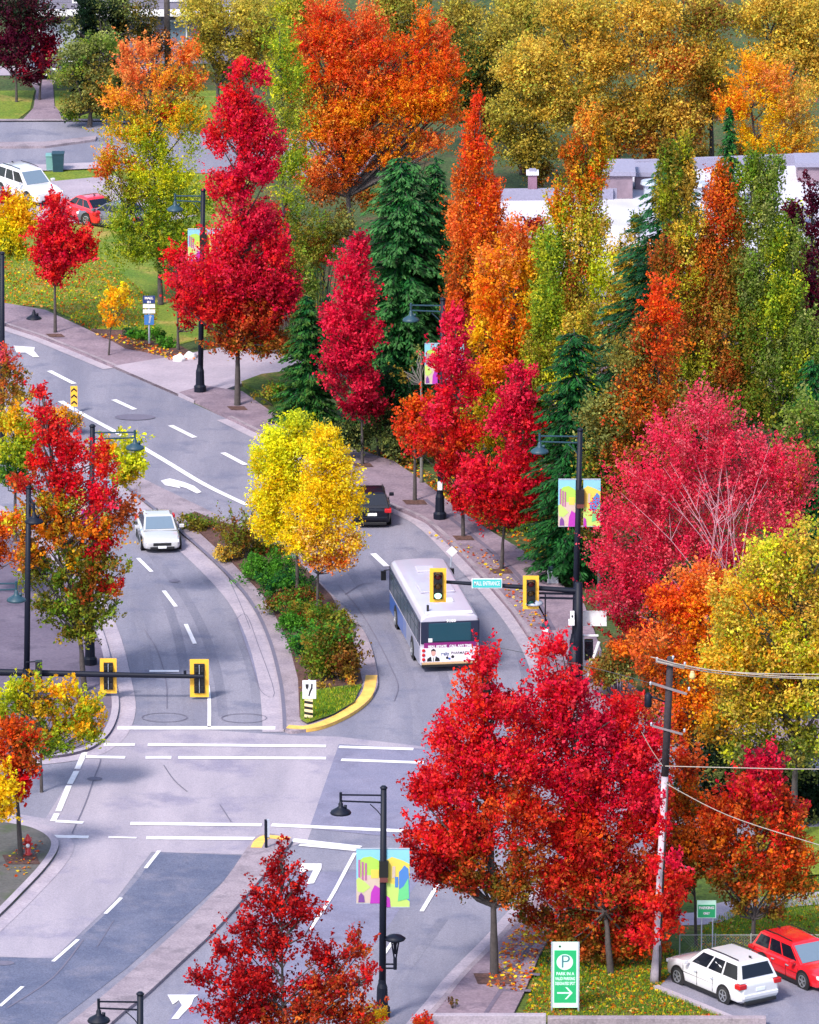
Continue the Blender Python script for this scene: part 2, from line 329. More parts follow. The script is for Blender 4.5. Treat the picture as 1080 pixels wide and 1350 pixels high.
# bottom right
b = MB(); b.prism(GP([(540, 1368), (577, 1326), (607, 1289), (658, 1237), (695, 1195), (735, 1150), (800, 1125), (1000, 1110), (1300, 1105), (1300, 1140), (900, 1145), (780, 1170), (740, 1215), (712, 1262), (690, 1315), (660, 1375)]), 0, .15, A_WALK); struct(b.build('pavement'))
b = MB(); kk = smooth(GP(kerbR2[3:]), 6); b.strip(kk, .22, .158, A_CONC, .12); b.strip(kk, .5, .045, A_GUT, -.28)
b.strip(GP([(640, 1342), (700, 1250), (722, 1215)]), .18, .159, A_WALKD); b.strip(GP([(660, 1310), (700, 1311)]), .3, .1595, A_WALKD); b.strip(GP([(672, 1288), (712, 1290)]), .3, .1595, A_WALKD); struct(b.build('kerb'))
b = MB(); b.sheet(GP([(780, 1170), (900, 1145), (1300, 1140), (1300, 1268), (905, 1268), (868, 1304), (985, 1352), (1030, 1372), (655, 1380), (690, 1315), (712, 1262), (740, 1215)]), .05, A_GRASS)
b.sheet(GP([(930, 1222), (980, 1203), (1300, 1180), (1300, 1238), (940, 1236)]), .055, A_GRASSB)
b.sheet(GP([(1000, 1100), (1300, 1080), (1300, 1150), (1020, 1160)]), .165, A_GRASSB); struct(b.build('grass'))
b = MB(); b.strip(smooth(GP([(895, 1214), (930, 1212), (960, 1200), (1010, 1193), (1080, 1186), (1200, 1180)]), 5), 1.6, .07, A_GUT); struct(b.build('path'))
b = MB(); b.sheet(GP([(868, 1304), (900, 1270), (1200, 1270), (1200, 1420), (1120, 1420), (985, 1352)]), .06, A_ASPH); struct(b.build('parking_lot'))
b = MB(); kp = GP([(868, 1304), (985, 1352), (1120, 1412)]); b.prism([kp[0], kp[1], kp[2], kp[2]+Vector((-.2, -.1, 0)), kp[1]+Vector((-.2, -.1, 0)), kp[0]+Vector((-.2, -.1, 0))], 0, .17, A_GUT); struct(b.build('kerb'))
b = MB()
for x0, x1, hh, m in ((565, 720, .5, M_WHITE), (722, 1010, .4, A_CONC)):
    a, c = G(x0, 1354), G(x1, 1354); b.box(((a.x+c.x)/2, a.y, hh/2), (c.x-a.x, .35, hh), A_GUT if x0 < 600 else m)
o = b.build('retaining_wall', bevel=.02); tag(o, 'low pale concrete wall along the bottom edge below the grass with the green sign', 'wall')
# ------------------------------------------------------------------ markings
b = MB(); ZM = .05
def line(l, w): b.strip(smooth(GP(l), 4) if len(l) > 2 else GP(l), w, ZM, A_PAINT)
for l in ([(65, 490), (98, 507)], [(150, 528), (178, 541)], [(225, 562), (257, 578)], [(294, 598), (324, 614)], [(492, 731), (510, 748)]): line(l, .28)
line([(80, 530), (105, 545), (155, 572), (215, 607), (270, 640), (326, 667)], .3)
line([(182, 737), (200, 755)], .18); line([(216, 780), (232, 801)], .18); line([(245, 824), (257, 850)], .18)
line([(274, 905), (276, 925), (276, 960)], .15); line([(197, 886), (236, 886)], .3)
line([(155, 961), (363, 961)], .5)
line([(137, 983), (178, 983)], .38); line([(195, 983), (430, 985)], .38); line([(447, 986), (545, 989)], .35)
line([(112, 999), (165, 1000)], .38); line([(192, 1000), (226, 1000)], .38); line([(235, 1000), (430, 1001)], .38); line([(450, 1003), (560, 1007)], .35)
line([(172, 1087), (345, 1089)], .42); line([(358, 1089), (535, 1097)], .42)
line([(66, 1104), (117, 1105)], .4); line([(143, 1105), (180, 1106)], .2); line([(193, 1106), (350, 1107)], .42); line([(385, 1109), (475, 1119)], .5); line([(395, 1115), (470, 1122)], .3)
for a, c in (((112, 993), (102, 1015)), ((101, 1018), (92, 1035)), ((91, 1037), (77, 1071)), ((75, 1074), (70, 1084))): line([a, c], .24)
line([(74, 1084), (110, 1086)], .35)
for a, c in (((192, 1146), (210, 1123)), ((139, 1206), (160, 1185)), ((70, 1269), (103, 1240)), ((0, 1328), (30, 1302)), ((-60, 1375), (-40, 1360))): line([a, c], .15)
line([(468, 1126), (455, 1150), (436, 1185), (408, 1228)], .15); line([(580, 1163), (556, 1203)], .17); line([(522, 1236), (507, 1259)], .14); line([(612, 1100), (600, 1125)], .15)
# arrows
def arr(l): b.sheet(GP(l), ZM+.001, A_PAINT)
arr([(212, 635), (224, 632), (243, 637), (256, 642), (266, 650), (260, 652), (246, 645), (236, 642), (238, 645), (218, 641)])
arr([(18, 457), (46, 459), (45, 464), (52, 472), (44, 472), (34, 466), (22, 466)])
arr([(395, 1140), (424, 1140), (424, 1146), (414, 1166), (404, 1167), (413, 1149), (404, 1149), (396, 1154)])
arr([(221, 1313), (262, 1313), (256, 1317), (252, 1327), (235, 1345), (226, 1345), (240, 1327), (236, 1320), (228, 1326)])
struct(b.build('road_markings'))
b = MB()
def crack(l, w=.05): b.strip(smooth(GP(l), 4), w, .048, A_TAR)
crack([(133, 1002), (131, 1010), (124, 1028), (112, 1062), (95, 1100)], .05); crack([(216, 1010), (230, 1030), (247, 1045)]); crack([(290, 1062), (305, 1085)])
crack([(190, 830), (208, 860), (219, 900), (220, 935)], .035); crack([(312, 817), (325, 812), (340, 850), (362, 915), (344, 912), (330, 870), (312, 817)], .03)
crack([(445, 772), (470, 800), (495, 840), (515, 880), (525, 905), (520, 925)], .035); crack([(455, 785), (475, 772), (490, 770)], .05); crack([(110, 1240), (70, 1290), (10, 1330)], .07)
crack([(300, 760), (318, 800), (330, 830)], .03); crack([(128, 1250), (150, 1215)], .03)
for cx, cy, r, w_ in ((217, 947, 30, .05), (322, 948, 30, .05)):
    b.strip([G(cx+r*math.cos(q/16*2*math.pi), cy+6*math.sin(q/16*2*math.pi)) for q in range(17)], w_, .049, A_TAR)
b.sheet([G(x, y) for x, y in circ(125, 1028, 10, 16, 2.6)], .049, A_TAR); b.sheet([G(x, y) for x, y in circ(178, 551, 27, 20, 4)], .049, A_TAR)
b.sheet([G(x, y) for x, y in circ(230, 767, 7, 16, 2)], .049, A_TAR); b.sheet([G(x, y) for x, y in circ(130, 966, 6, 12, 2)], .049, A_TAR); b.sheet([G(x, y) for x, y in circ(5, 1271, 14, 16, 3)], .049, A_TAR)
struct(b.build('road_cracks'))
# ================================================================== VEGETATION
PAL = dict(
 RED=[(232, 14, 32), (212, 8, 42), (246, 46, 30), (176, 8, 30), (246, 66, 50), (225, 20, 50)], CRIM=[(234, 10, 62), (214, 8, 70), (242, 40, 74), (180, 6, 50), (248, 60, 90)],
 DKRED=[(190, 14, 26), (160, 10, 26), (218, 40, 28), (130, 12, 26)], MAROON=[(150, 8, 36), (190, 10, 50), (120, 10, 40)],
 ORNG=[(245, 118, 20), (238, 86, 18), (250, 148, 28), (215, 80, 24)], ORED=[(238, 66, 20), (228, 40, 20), (245, 100, 26), (200, 40, 28)],
 SALM=[(244, 140, 70), (240, 110, 60), (230, 160, 80)], YEL=[(255, 222, 16), (255, 206, 10), (255, 234, 50), (240, 184, 12)], LEM=[(236, 236, 36), (255, 234, 24), (206, 220, 36)],
 YORG=[(250, 170, 16), (248, 146, 16), (255, 196, 40)], YGRN=[(196, 200, 34), (158, 180, 40), (216, 204, 44), (130, 160, 34)], GRN=[(100, 140, 30), (128, 160, 40), (74, 112, 32), (150, 160, 50)],
 DULL=[(150, 160, 80), (118, 132, 66), (176, 178, 100), (90, 106, 54)], OLV=[(140, 114, 34), (108, 102, 32), (164, 134, 44), (86, 84, 30)], DGRN=[(28, 92, 46), (48, 120, 54), (16, 64, 38)],
 DK=[(14, 34, 22), (20, 44, 24), (30, 50, 24)], GOLD=[(240, 180, 50), (222, 160, 46), (216, 176, 76), (180, 136, 50), (250, 200, 74), (244, 214, 96), (184, 186, 66)], OGOLD=[(228, 212, 88), (166, 178, 66), (200, 172, 58), (172, 150, 56), (222, 190, 70), (140, 126, 54)], PURP=[(84, 10, 44), (60, 8, 36), (110, 14, 44)],
 PINK=[(240, 70, 104), (246, 116, 130), (222, 44, 84), (236, 40, 80), (210, 90, 100)], RUST=[(206, 88, 34), (186, 62, 28), (224, 120, 44), (150, 70, 34)], BRN=[(130, 70, 34), (100, 54, 30), (160, 84, 40)], HEDGE=[(74, 140, 34), (54, 110, 30), (100, 160, 46)], PALE=[(250, 200, 110), (244, 168, 90), (250, 214, 130)])
def palette(names):
    cols = []
    for n in names.split('+'): cols += PAL[n]
    return np.array([lin(c) for c in cols])*.92
def leaf_mesh(name, parent, c, t, n, L, W, col):
    """one folded diamond per leaf"""
    N = len(c); b_ = np.cross(n, t); b_ /= np.linalg.norm(b_, axis=1)[:, None]+1e-9
    L = L[:, None]; W = W[:, None]
    v = np.empty((N, 4, 3)); v[:, 0] = c-t*L*.5; v[:, 1] = c+b_*W*.5+n*W*.18+t*L*.05; v[:, 2] = c+t*L*.5; v[:, 3] = c-b_*W*.5+n*W*.18+t*L*.05
    me = bpy.data.meshes.new(name); me.vertices.add(N*4); me.vertices.foreach_set('co', v.ravel())
    me.loops.add(N*4); me.loops.foreach_set('vertex_index', np.arange(N*4, dtype=np.int32))
    me.polygons.add(N); me.polygons.foreach_set('loop_start', np.arange(0, N*4, 4, dtype=np.int32)); me.polygons.foreach_set('loop_total', np.full(N, 4, np.int32))
    at = me.color_attributes.new('leaf_color', 'FLOAT_COLOR', 'POINT')
    cc = np.ones((N, 4, 4)); cc[:, :, :3] = col[:, None, :]; at.data.foreach_set('color', cc.ravel())
    me.materials.append(LEAF); me.update(); me.validate()
    o = bpy.data.objects.new(name, me); C.objects.link(o)
    if parent: o.parent = parent
    return o
def unit(a): return a/(np.linalg.norm(a, axis=1)[:, None]+1e-9)
STY = dict(  # outward, up, jitter, spray length, spray radius, leaf length, leaf width, clumps per m2
 maple=(.75, .85, .35, .66, .12, .14, .108, 36), poplar=(.22, 1.3, .25, .8, .11, .12, .088, 42), broad=(.8, .45, .6, .5, .18, .14, .105, 35),
 bush=(.8, .5, .5, .24, .12, .11, .08, 52), tuft=(.4, 1.2, .35, .3, .06, .14, .035, 30), feather=(.9, .9, .35, .9, .10, .12, .082, 36))
GAP = dict(bush=-.75, poplar=-.5, broad=-.42, maple=-.5, feather=-.5)
RXF = dict(maple=1.14, poplar=1.3, bush=1.15, broad=1.12)
def foliage(blobs, Y, base, style, dens=1.0, size=1.0, depth=1.0, gap=None):
    ow, up, jit, sl_, sr, lL, lW, cpm = STY[style]
    Cs = []; Ts = []; Ns = []; Ls = []; Ws = []; Co = []; tips = []
    for bl in blobs:
        x, y, rx, ry, pn = bl[:5]; off = bl[5] if len(bl) > 5 else 0
        c0 = P(x, y, Y+off); s = S(c0); a = rx*RXF.get(style, 1.06)/s; cz = ry*1.06/(s*cp); k = min(max(a, .3), max(cz, .3)*1.25)*depth
        if style == 'poplar': k = a
        pal = palette(pn); K = max(5, int(cpm*dens*math.pi*a*cz*random.uniform(.95, 1.1)*(.75+.25*k)))
        u = unit(rng.normal(size=(K, 3))); r = rng.random(K)**.42; r = r*(1-.12*rng.random(K))
        m_ = .86
        ph = rng.uniform(0, 6.28, 6)
        r = r*(1+.16*np.sin(5.2*u[:, 0]+ph[0])+.14*np.sin(6.1*u[:, 2]+ph[1])+.08*np.sin(11*u[:, 1]+ph[2]))
        pc = u*r[:, None]*np.array([a*m_, k*m_, cz*m_])+np.array(c0)
        if a > .45:
            g = np.sin(pc[:, 0]*2.6+ph[3]+1.2*np.sin(pc[:, 2]*2.2+ph[4]))*np.sin(pc[:, 2]*2.9+ph[5]+np.sin(pc[:, 0]*2.1))
            kp = g > (GAP.get(style, -.62) if gap is None else gap)
            if a > 1.3: kp &= (np.sin(pc[:, 0]*1.3+ph[1]+np.sin(pc[:, 2]*1.1+ph[2]))*np.sin(pc[:, 2]*1.7+ph[0]+np.sin(pc[:, 0]*1.2)) > -.72)
            kp[:3] = True; pc = pc[kp]; u = u[kp]; r = r[kp]; K = len(pc)
        e = size*min(1.0, .55+.35*min(a, cz))
        d = unit(u*np.array([ow, ow, ow*.5])+np.array([0, 0, up])+rng.normal(size=(K, 3))*jit)
        nl = 24 if style != 'bush' else 20
        L_ = sl_*e*rng.uniform(.5, 1.3, K)*np.where(rng.random(K) < .16, 1.7, 1.0)
        kc = pal[rng.integers(0, len(pal), K)]*.6+pal[rng.integers(0, len(pal), K)]*.4
        kc = kc*rng.uniform(.66, 1.28, K)[:, None]
        t = rng.uniform(-.25, 1.0, (K, nl)); sprd = (sr*e*(1.25-.75*np.clip(t, 0, 1)))[:, :, None]
        pos = pc[:, None, :]+d[:, None, :]*(t*L_[:, None])[:, :, None]+rng.normal(size=(K, nl, 3))*sprd
        col = kc[:, None, :]*rng.uniform(.82, 1.16, (K, nl))[:, :, None]
        mixc = pal[rng.integers(0, len(pal), (K, nl))]; pick = (rng.random((K, nl)) < .12)[:, :, None]
        col = np.where(pick, mixc, col)
        kn = u*.6+rng.normal(size=(K, 3))*.35
        nn = unit((kn[:, None, :]+np.array([0, -.15, .6])+rng.normal(size=(K, nl, 3))*.5).reshape(-1, 3))
        tt = unit(np.repeat(d, nl, 0)*.9+rng.normal(size=(K*nl, 3))*.7)
        Cs.append(pos.reshape(-1, 3)); Ts.append(tt); Ns.append(nn); Co.append(col.reshape(-1, 3))
        Ls.append(lL*size**.5*rng.uniform(.45, 1.45, K*nl)); Ws.append(lW*size**.5*rng.uniform(.45, 1.45, K*nl))
        tips.append((c0, pc, a, cz)) if off == 0 else None
    pos = np.concatenate(Cs)-np.array(base); z0 = -base[2]+.03
    keep = pos[:, 2] > z0+.02-(0 if style != 'x' else 0)
    return (pos[keep], np.concatenate(Ts)[keep], np.concatenate(Ns)[keep], np.concatenate(Ls)[keep], np.concatenate(Ws)[keep], np.clip(np.concatenate(Co)[keep], 0, .9)), tips
def tree(name, base, blobs, style, label, group=None, tw=7, dens=1.0, size=1.0, bark=None, depth=1.0, yoff=0.0, limbs=True, cat='tree', crown='crown', lim=3, fork=None, gap=None):
    bp = G(*base); root = empty(name, bp, label, cat, group); bark = bark or M_BARK
    (c, t, n, L, W, col), tips = foliage(blobs, bp.y+yoff, bp, style, dens, size, depth, gap)
    leaf_mesh(crown, root, c, t, n, L, W, col)
    b = MB(); s = S(bp); r0 = tw/s/2
    top = min(blobs, key=lambda q: q[1]); tp = P(top[0], top[1], bp.y+yoff)-bp
    zb = min(tp_[0].z-tp_[3] for tp_ in tips)-bp.z
    zb = max(zb, .3, tp.z*.2)
    if fork is None: mx_ = tp.x*zb/max(tp.z, 1)*.6
    else: mx_ = fork/s
    pts = smooth([Vector((0, 0, -.1)), Vector((mx_*.5, 0, zb*.5)), Vector((mx_, yoff*.3, zb)), Vector((mx_*.5+tp.x*.5, yoff, (zb+tp.z)/2)), tp], 4)
    n_ = len(pts); b.tube(pts, [r0*1.35 if i == 0 else r0*(1-.85*i/(n_-1)) for i in range(n_)], bark)
    if limbs:
        for c0, pc, a, cz in tips:
            if random.random() < .05: continue
            q = c0-bp
            for j in range(lim):
                e = Vector(pc[random.randrange(len(pc))])-bp
                zt = min(max(zb, e.z-max(.8, abs(e.x)+abs(e.y))*random.uniform(.9, 1.4)), tp.z*.9)
                ft = max(0, min(1, (zt-zb)/max(.1, tp.z-zb)))
                st = Vector((mx_+(tp.x-mx_)*ft, yoff*ft, zt)); md = st.lerp(e, .5)+Vector((random.uniform(-.2, .2), random.uniform(-.2, .2), random.uniform(-.25, .15)))
                b.tube([st, md, e], [r0*.38, r0*.24, r0*.08+.006], bark, 5, False)
    b.build('trunk', root, True)
    return root
def shrub(name, base, blobs, style, label, group=None, dens=1.0, size=1.0, cat='shrub', depth=1.0):
    bp = G(*base); root = empty(name, bp, label, cat, group)
    (c, t, n, L, W, col), tips = foliage(blobs, bp.y, bp, style, dens, size, depth)
    leaf_mesh('foliage', root, c, t, n, L, W, col)
    b = MB()
    for c0, pc, a, cz in tips:
        for j in range(5):
            e = Vector(pc[random.randrange(len(pc))])-bp; b.tube([Vector((e.x*.3, e.y*.3, 0)), e*.6, e], [.03, .02, .008], M_BARK, 5, False)
    b.build('stem', root, True); return root
def conifer(base, top, hw, label, pn='DGRN', tipc=(70, 130, 60), group=None, sparse=1.0, pw=.85, name='conifer_tree', z0f=.04):
    bp = G(*base); tp = P(top[0], top[1], bp.y)-bp; s = S(bp); root = empty(name, bp, label, 'tree', group)
    Hh = tp.z; Rr = hw/s; pal = palette(pn); tc = np.array(lin(tipc))*.6
    b = MB(); b.tube([(0, 0, -.1), (tp.x*.5, 0, Hh*.5), (tp.x, 0, Hh)], [Hh*.016+.05, Hh*.01+.03, .015], M_BARK); 
    Cc = []; Tt = []; Nn = []; Ll = []; Ww = []; Kk = []
    z = Hh*z0f; ang = 0
    while z < Hh*.985:
        f = z/Hh; rl = Rr*((1-f)**pw)*1.02+.08; nb = int((5+5*(1-f))*sparse)+2
        for k in range(nb):
            ang += 2.4+random.uniform(-.3, .3); l = rl*random.uniform(.6, 1.15); zz = z+random.uniform(-.2, .2)
            dirv = Vector((math.cos(ang), math.sin(ang), 0)); m = max(3, int(l/.11))
            ax = Vector((tp.x*f, 0, 0)); q = []
            for i in range(m+1):
                u = i/m; q.append(ax+dirv*(l*u)+Vector((0, 0, zz+l*(.28*u-.42*u*u))))
            b.tube([q[0], q[m//2], q[-1]], [.035, .02, .006], M_BARK, 4, False)
            side = Vector((-dirv.y, dirv.x, 0))
            for i in range(1, m+1):
                u = i/m; wd = .10+.42*min(l, 2)*.5*math.sin(math.pi*min(1, u*.85+.12))
                for j in range(5):
                    sd = random.uniform(-1, 1); p = q[i]+side*(sd*wd)+Vector((0, 0, -abs(sd)*wd*.4+random.uniform(-.08, .04)))
                    Cc.append(p); Tt.append((dirv*.8+side*sd*.9+Vector((0, 0, -.35+random.uniform(-.35, .15)))))
                    Nn.append((random.gauss(0, .4), random.gauss(0, .4), 1)); Ll.append(random.uniform(.2, .38)); Ww.append(random.uniform(.07, .13))
                    kk = pal[random.randrange(len(pal))]*random.uniform(.7, 1.3); e = max(0, u-.62)/.38*random.uniform(.1, .9)
                    Kk.append(kk*(1-e)+tc*e)
        z += Hh*.024+.06
    leaf_mesh('crown', root, np.array(Cc), unit(np.array(Tt)), unit(np.array(Nn)), np.array(Ll), np.array(Ww), np.array(Kk))
    b.build('trunk', root, True); return root
ST = 'street maples planted along the pavement'; ME = 'yellow trees in the planted median'; PO = 'tall narrow trees in front of the white roofed building'; FO = 'golden trees behind the white roofed building'
# ---- foreground
tree('maple_tree', (374, 1425), [(370, 1122, 8, 14, 'DKRED'), (369, 1155, 22, 24, 'DKRED'), (346, 1178, 12, 12, 'DKRED'), (392, 1165, 10, 16, 'DKRED'), (368, 1200, 38, 26, 'DKRED'), (405, 1204, 18, 16, 'DKRED'), (325, 1222, 24, 16, 'DKRED'), (365, 1245, 52, 26, 'DKRED'), (298, 1258, 26, 18, 'DKRED'), (470, 1255, 20, 26, 'DKRED+RUST'), (425, 1262, 24, 20, 'DKRED'), (270, 1290, 26, 16, 'DKRED'), (340, 1295, 60, 28, 'DKRED'), (440, 1300, 44, 30, 'DKRED+RUST'), (485, 1285, 12, 16, 'RED'), (310, 1335, 66, 26, 'DKRED'), (400, 1335, 60, 26, 'DKRED+RUST'), (470, 1340, 34, 22, 'RUST+DKRED'), (350, 1385, 90, 28, 'RUST+OLV')],
 'maple', 'dark red open-crowned maple at the bottom of the median, showing no trunk base', tw=8, dens=.78, lim=4, size=.9)
shrub('bush', (500, 1372), [(498, 1345, 15, 26, 'YORG+YEL')], 'bush', 'small golden yellow bush at the foot of the lamp post with the lower side lamp')
shrub('bush', (560, 1362), [(556, 1349, 16, 12, 'RED+ORNG')], 'bush', 'small red and orange bush at the bottom edge beside the kerb')
shrub('dry_plant', (599, 1334), [(598, 1322, 11, 7, 'BRN+OLV')], 'tuft', 'small dry brown plant on the kerb corner at the bottom', cat='plant')
tree('maple_tree', (652, 1289), [(641, 878, 20, 26, 'RED+RED+CRIM+ORED'), (628, 925, 40, 32, 'RED+RED+CRIM+ORED'), (672, 935, 24, 30, 'RED+CRIM'), (610, 975, 48, 34, 'RED+RED+CRIM+ORED'), (560, 1045, 26, 26, 'RED+DKRED'), (655, 1000, 60, 44, 'RED+RED+CRIM+ORED'), (600, 1040, 56, 38, 'RED+RED+CRIM+ORED'), (552, 1110, 22, 24, 'DKRED+RED'), (660, 1075, 66, 46, 'RED+ORED+RUST'), (600, 1100, 58, 40, 'RED+ORED'), (575, 1140, 36, 24, 'DKRED'), (640, 1140, 72, 34, 'ORED+RUST+OLV'), (655, 1172, 54, 22, 'RUST+OLV'), (610, 1160, 40, 22, 'RUST+DKRED')],
 'maple', 'large bright red maple in the pavement left of the green parking sign', ST, tw=13, dens=1.1, lim=3)
tree('maple_tree', (806, 1285), [(731, 862, 20, 24, 'CRIM+RED'), (738, 915, 30, 36, 'CRIM+RED'), (765, 915, 12, 20, 'CRIM'), (720, 960, 34, 38, 'CRIM+MAROON+RED'), (770, 970, 46, 40, 'CRIM+MAROON'), (826, 945, 26, 30, 'RED'), (840, 985, 38, 34, 'CRIM+RED'), (740, 1020, 56, 44, 'CRIM+RED'), (815, 1045, 64, 50, 'CRIM+MAROON+RED'), (745, 1090, 60, 40, 'RED+ORED'), (800, 1110, 76, 44, 'RED+DKRED+RUST'), (862, 1080, 20, 40, 'RED'), (735, 1160, 52, 36, 'RED+RUST+ORED'), (800, 1170, 70, 40, 'OLV+RUST+RED'), (870, 1170, 34, 34, 'RED+ORED'), (720, 1205, 40, 24, 'RUST+OLV+DKRED'), (790, 1222, 56, 26, 'RUST+OLV+DKRED'), (856, 1218, 46, 30, 'RED+ORED'), (770, 1250, 40, 16, 'OLV+RUST'), (890, 1138, 12, 8, 'CRIM', -3.2), (872, 1092, 7, 12, 'RED+CRIM', -2.9), (866, 1142, 9, 9, 'RED', -2.9), (862, 1192, 16, 14, 'ORED+RED', -2.9), (852, 1238, 20, 12, 'ORED+RED', -2.9), (868, 1060, 6, 8, 'CRIM', -2.9), (745, 1236, 40, 16, 'OLV+RUST'), (835, 1252, 44, 16, 'ORED+RUST+OLV'), (800, 1262, 30, 12, 'OLV+BRN')],
 'maple', 'large crimson maple on the grass between the green parking sign and utility pole', ST, tw=10, dens=1.15, yoff=.9, lim=1)
tree('maple_tree', (992, 1262), [(1007, 1008, 24, 22, 'CRIM+MAROON'), (1000, 1045, 38, 30, 'CRIM+RED+RUST'), (1040, 1070, 18, 20, 'MAROON+RUST'), (960, 1078, 36, 30, 'RUST+ORED'), (1020, 1090, 42, 32, 'ORED+RED+OLV'), (930, 1110, 40, 34, 'ORNG+RUST'), (985, 1130, 58, 32, 'RUST+ORED+OLV'), (1050, 1130, 26, 32, 'RUST+ORNG'), (940, 1160, 46, 24, 'OLV+RUST'), (1010, 1168, 52, 24, 'ORNG+OLV+RUST'), (1062, 1168, 22, 16, 'OLV+RUST'), (975, 1195, 16, 12, 'OLV+BRN'), (1022, 1200, 14, 12, 'OLV+BRN')],
 'maple', 'orange and rust coloured maple with a red tip standing behind the parked cars', tw=9, dens=1.0)
tree('maple_tree', (918, 1250), [(905, 1010, 18, 30, 'RUST+ORED'), (902, 1060, 26, 40, 'RUST+ORNG+OLV'), (905, 1120, 30, 36, 'RUST+OLV'), (900, 1160, 26, 20, 'OLV+RUST')], 'maple', 'rust orange maple just right of the utility pole, partly hidden by the crimson maple', tw=5, dens=.9)
# ---- right side, middle distance
tree('cottonwood_tree', (1045, 1110), [(1068, 715, 34, 34, 'YGRN+GOLD'), (1020, 745, 44, 40, 'YGRN+LEM+GOLD'), (1070, 790, 50, 44, 'YGRN+GOLD+PALE'), (985, 800, 46, 44, 'YGRN+YORG+GOLD'), (1040, 850, 66, 50, 'YGRN+LEM+GOLD'), (970, 870, 50, 46, 'YORG+YGRN+GOLD'), (1070, 910, 50, 46, 'YGRN+LEM+GOLD'), (1000, 930, 66, 40, 'OLV+YGRN+GOLD'), (1050, 975, 56, 30, 'DULL+YGRN+OLV'), (975, 985, 30, 18, 'DULL+YGRN'), (1120, 850, 60, 90, 'YGRN+GOLD'), (960, 790, 24, 30, 'YORG+GOLD'), (1010, 800, 30, 24, 'YORG+ORNG+GOLD'), (940, 960, 26, 24, 'YORG+OLV'), (1020, 905, 30, 24, 'YORG+OLV+RUST')],
 'broad', 'huge yellow green cottonwood at the right edge above the rust coloured maple', tw=12, dens=.95, gap=-.3)
shrub('bush', (965, 1085), [(955, 1025, 32, 14, 'DULL'), (985, 1008, 22, 12, 'DULL'), (1062, 1000, 26, 26, 'DULL'), (1066, 1105, 22, 16, 'DULL+YGRN'), (1055, 1085, 20, 16, 'DULL'), (1050, 1020, 26, 18, 'DULL')], 'broad', 'pale green leafy bush in front of the dark gap right of the utility pole', dens=.8)
shrub('hedge', (1000, 1075), [(935, 1000, 40, 40, 'DK'), (1000, 1040, 60, 50, 'DK'), (1070, 1040, 50, 50, 'DK'), (930, 1045, 50, 40, 'DK')], 'broad', 'nearly black evergreen hedge put in for the dark gap under the yellow green cottonwood', dens=.8, size=1.2, cat='hedge')  # hedge put in for the dark gap; that darkness is in its leaf colour
tree('cherry_tree', (905, 1060), [(925, 770, 44, 26, 'ORNG+SALM'), (885, 800, 38, 26, 'ORNG+ORED'), (935, 815, 48, 36, 'ORNG+YORG'), (880, 850, 40, 30, 'ORNG+SALM+RUST'), (925, 875, 50, 36, 'YORG+ORNG'), (870, 890, 30, 22, 'ORNG+BRN'), (915, 925, 42, 28, 'YORG+ORNG'), (940, 950, 26, 26, 'YORG+ORNG'), (900, 965, 30, 20, 'ORNG+RUST+BRN'), (980, 790, 30, 30, 'ORNG+YGRN')],
 'broad', 'bright orange tree behind the top of the utility pole, left of the yellow green cottonwood', dens=.95, size=.95)
shrub('bush', (818, 925), [(815, 878, 34, 22, 'OLV+BRN+DULL'), (828, 855, 24, 16, 'ORNG+RUST'), (795, 888, 18, 20, 'OLV+RUST')], 'broad', 'olive green and orange bush on the corner right of the traffic signal pole')
shrub('bush', (850, 985), [(850, 930, 28, 26, 'SALM+RUST+BRN'), (880, 955, 26, 26, 'RUST+SALM+OLV')], 'broad', 'dusty orange bush left of the utility pole top', dens=.6)
pk = tree('cherry_tree', (915, 900), [(935, 545, 30, 30, 'PINK'), (905, 590, 60, 40, 'PINK+PINK+CRIM'), (970, 600, 46, 40, 'PINK+PINK+CRIM'), (1020, 625, 40, 44, 'PINK+PINK+CRIM'), (1055, 640, 30, 36, 'PINK+RUST'), (870, 640, 60, 40, 'PINK+CRIM'), (940, 660, 80, 40, 'PINK'), (1020, 690, 60, 40, 'PINK+PINK+CRIM'), (840, 690, 56, 36, 'PINK+CRIM'), (900, 720, 74, 36, 'PINK+CRIM'), (965, 740, 60, 30, 'PINK+PINK+CRIM'), (830, 740, 54, 34, 'PINK+CRIM'), (865, 780, 60, 28, 'PINK+CRIM+MAROON'), (815, 790, 44, 30, 'PINK+CRIM+MAROON'), (835, 830, 46, 26, 'MAROON+DKRED'), (900, 800, 40, 24, 'CRIM+ORED')],
 'feather', 'wide pink and crimson cherry tree with pale bare branches right of the banner lamp post', tw=9, dens=.85, gap=-.42, bark=M_PALEBARK, lim=1)
b = MB()   # pale leafless branches fanning over the crown
bp = G(915, 900)
for k in range(15):
    x0, y0 = random.uniform(930, 1010), random.uniform(740, 790); a_ = random.uniform(-.75, .45); l_ = random.uniform(90, 190)
    p0 = P(x0, y0, bp.y-1.1)-bp; p1 = P(x0+math.sin(a_)*l_*.5+random.uniform(-8, 8), y0-math.cos(a_)*l_*.5, bp.y-1.6)-bp; p2 = P(x0+math.sin(a_*1.2)*l_, y0-math.cos(a_*1.2)*l_, bp.y-.8)-bp
    b.tube(smooth([p0, p1, p2], 3), [.024-.003*i for i in range(7)], M_PALEBARK, 5, False)
    for q in range(2):
        e = p1+Vector((random.uniform(-.9, .9), random.uniform(-.3, .3), random.uniform(.6, 1.4))); b.tube([p1, e], [.016, .006], M_PALEBARK, 4, False)
b.build('bare_branches', pk, True)
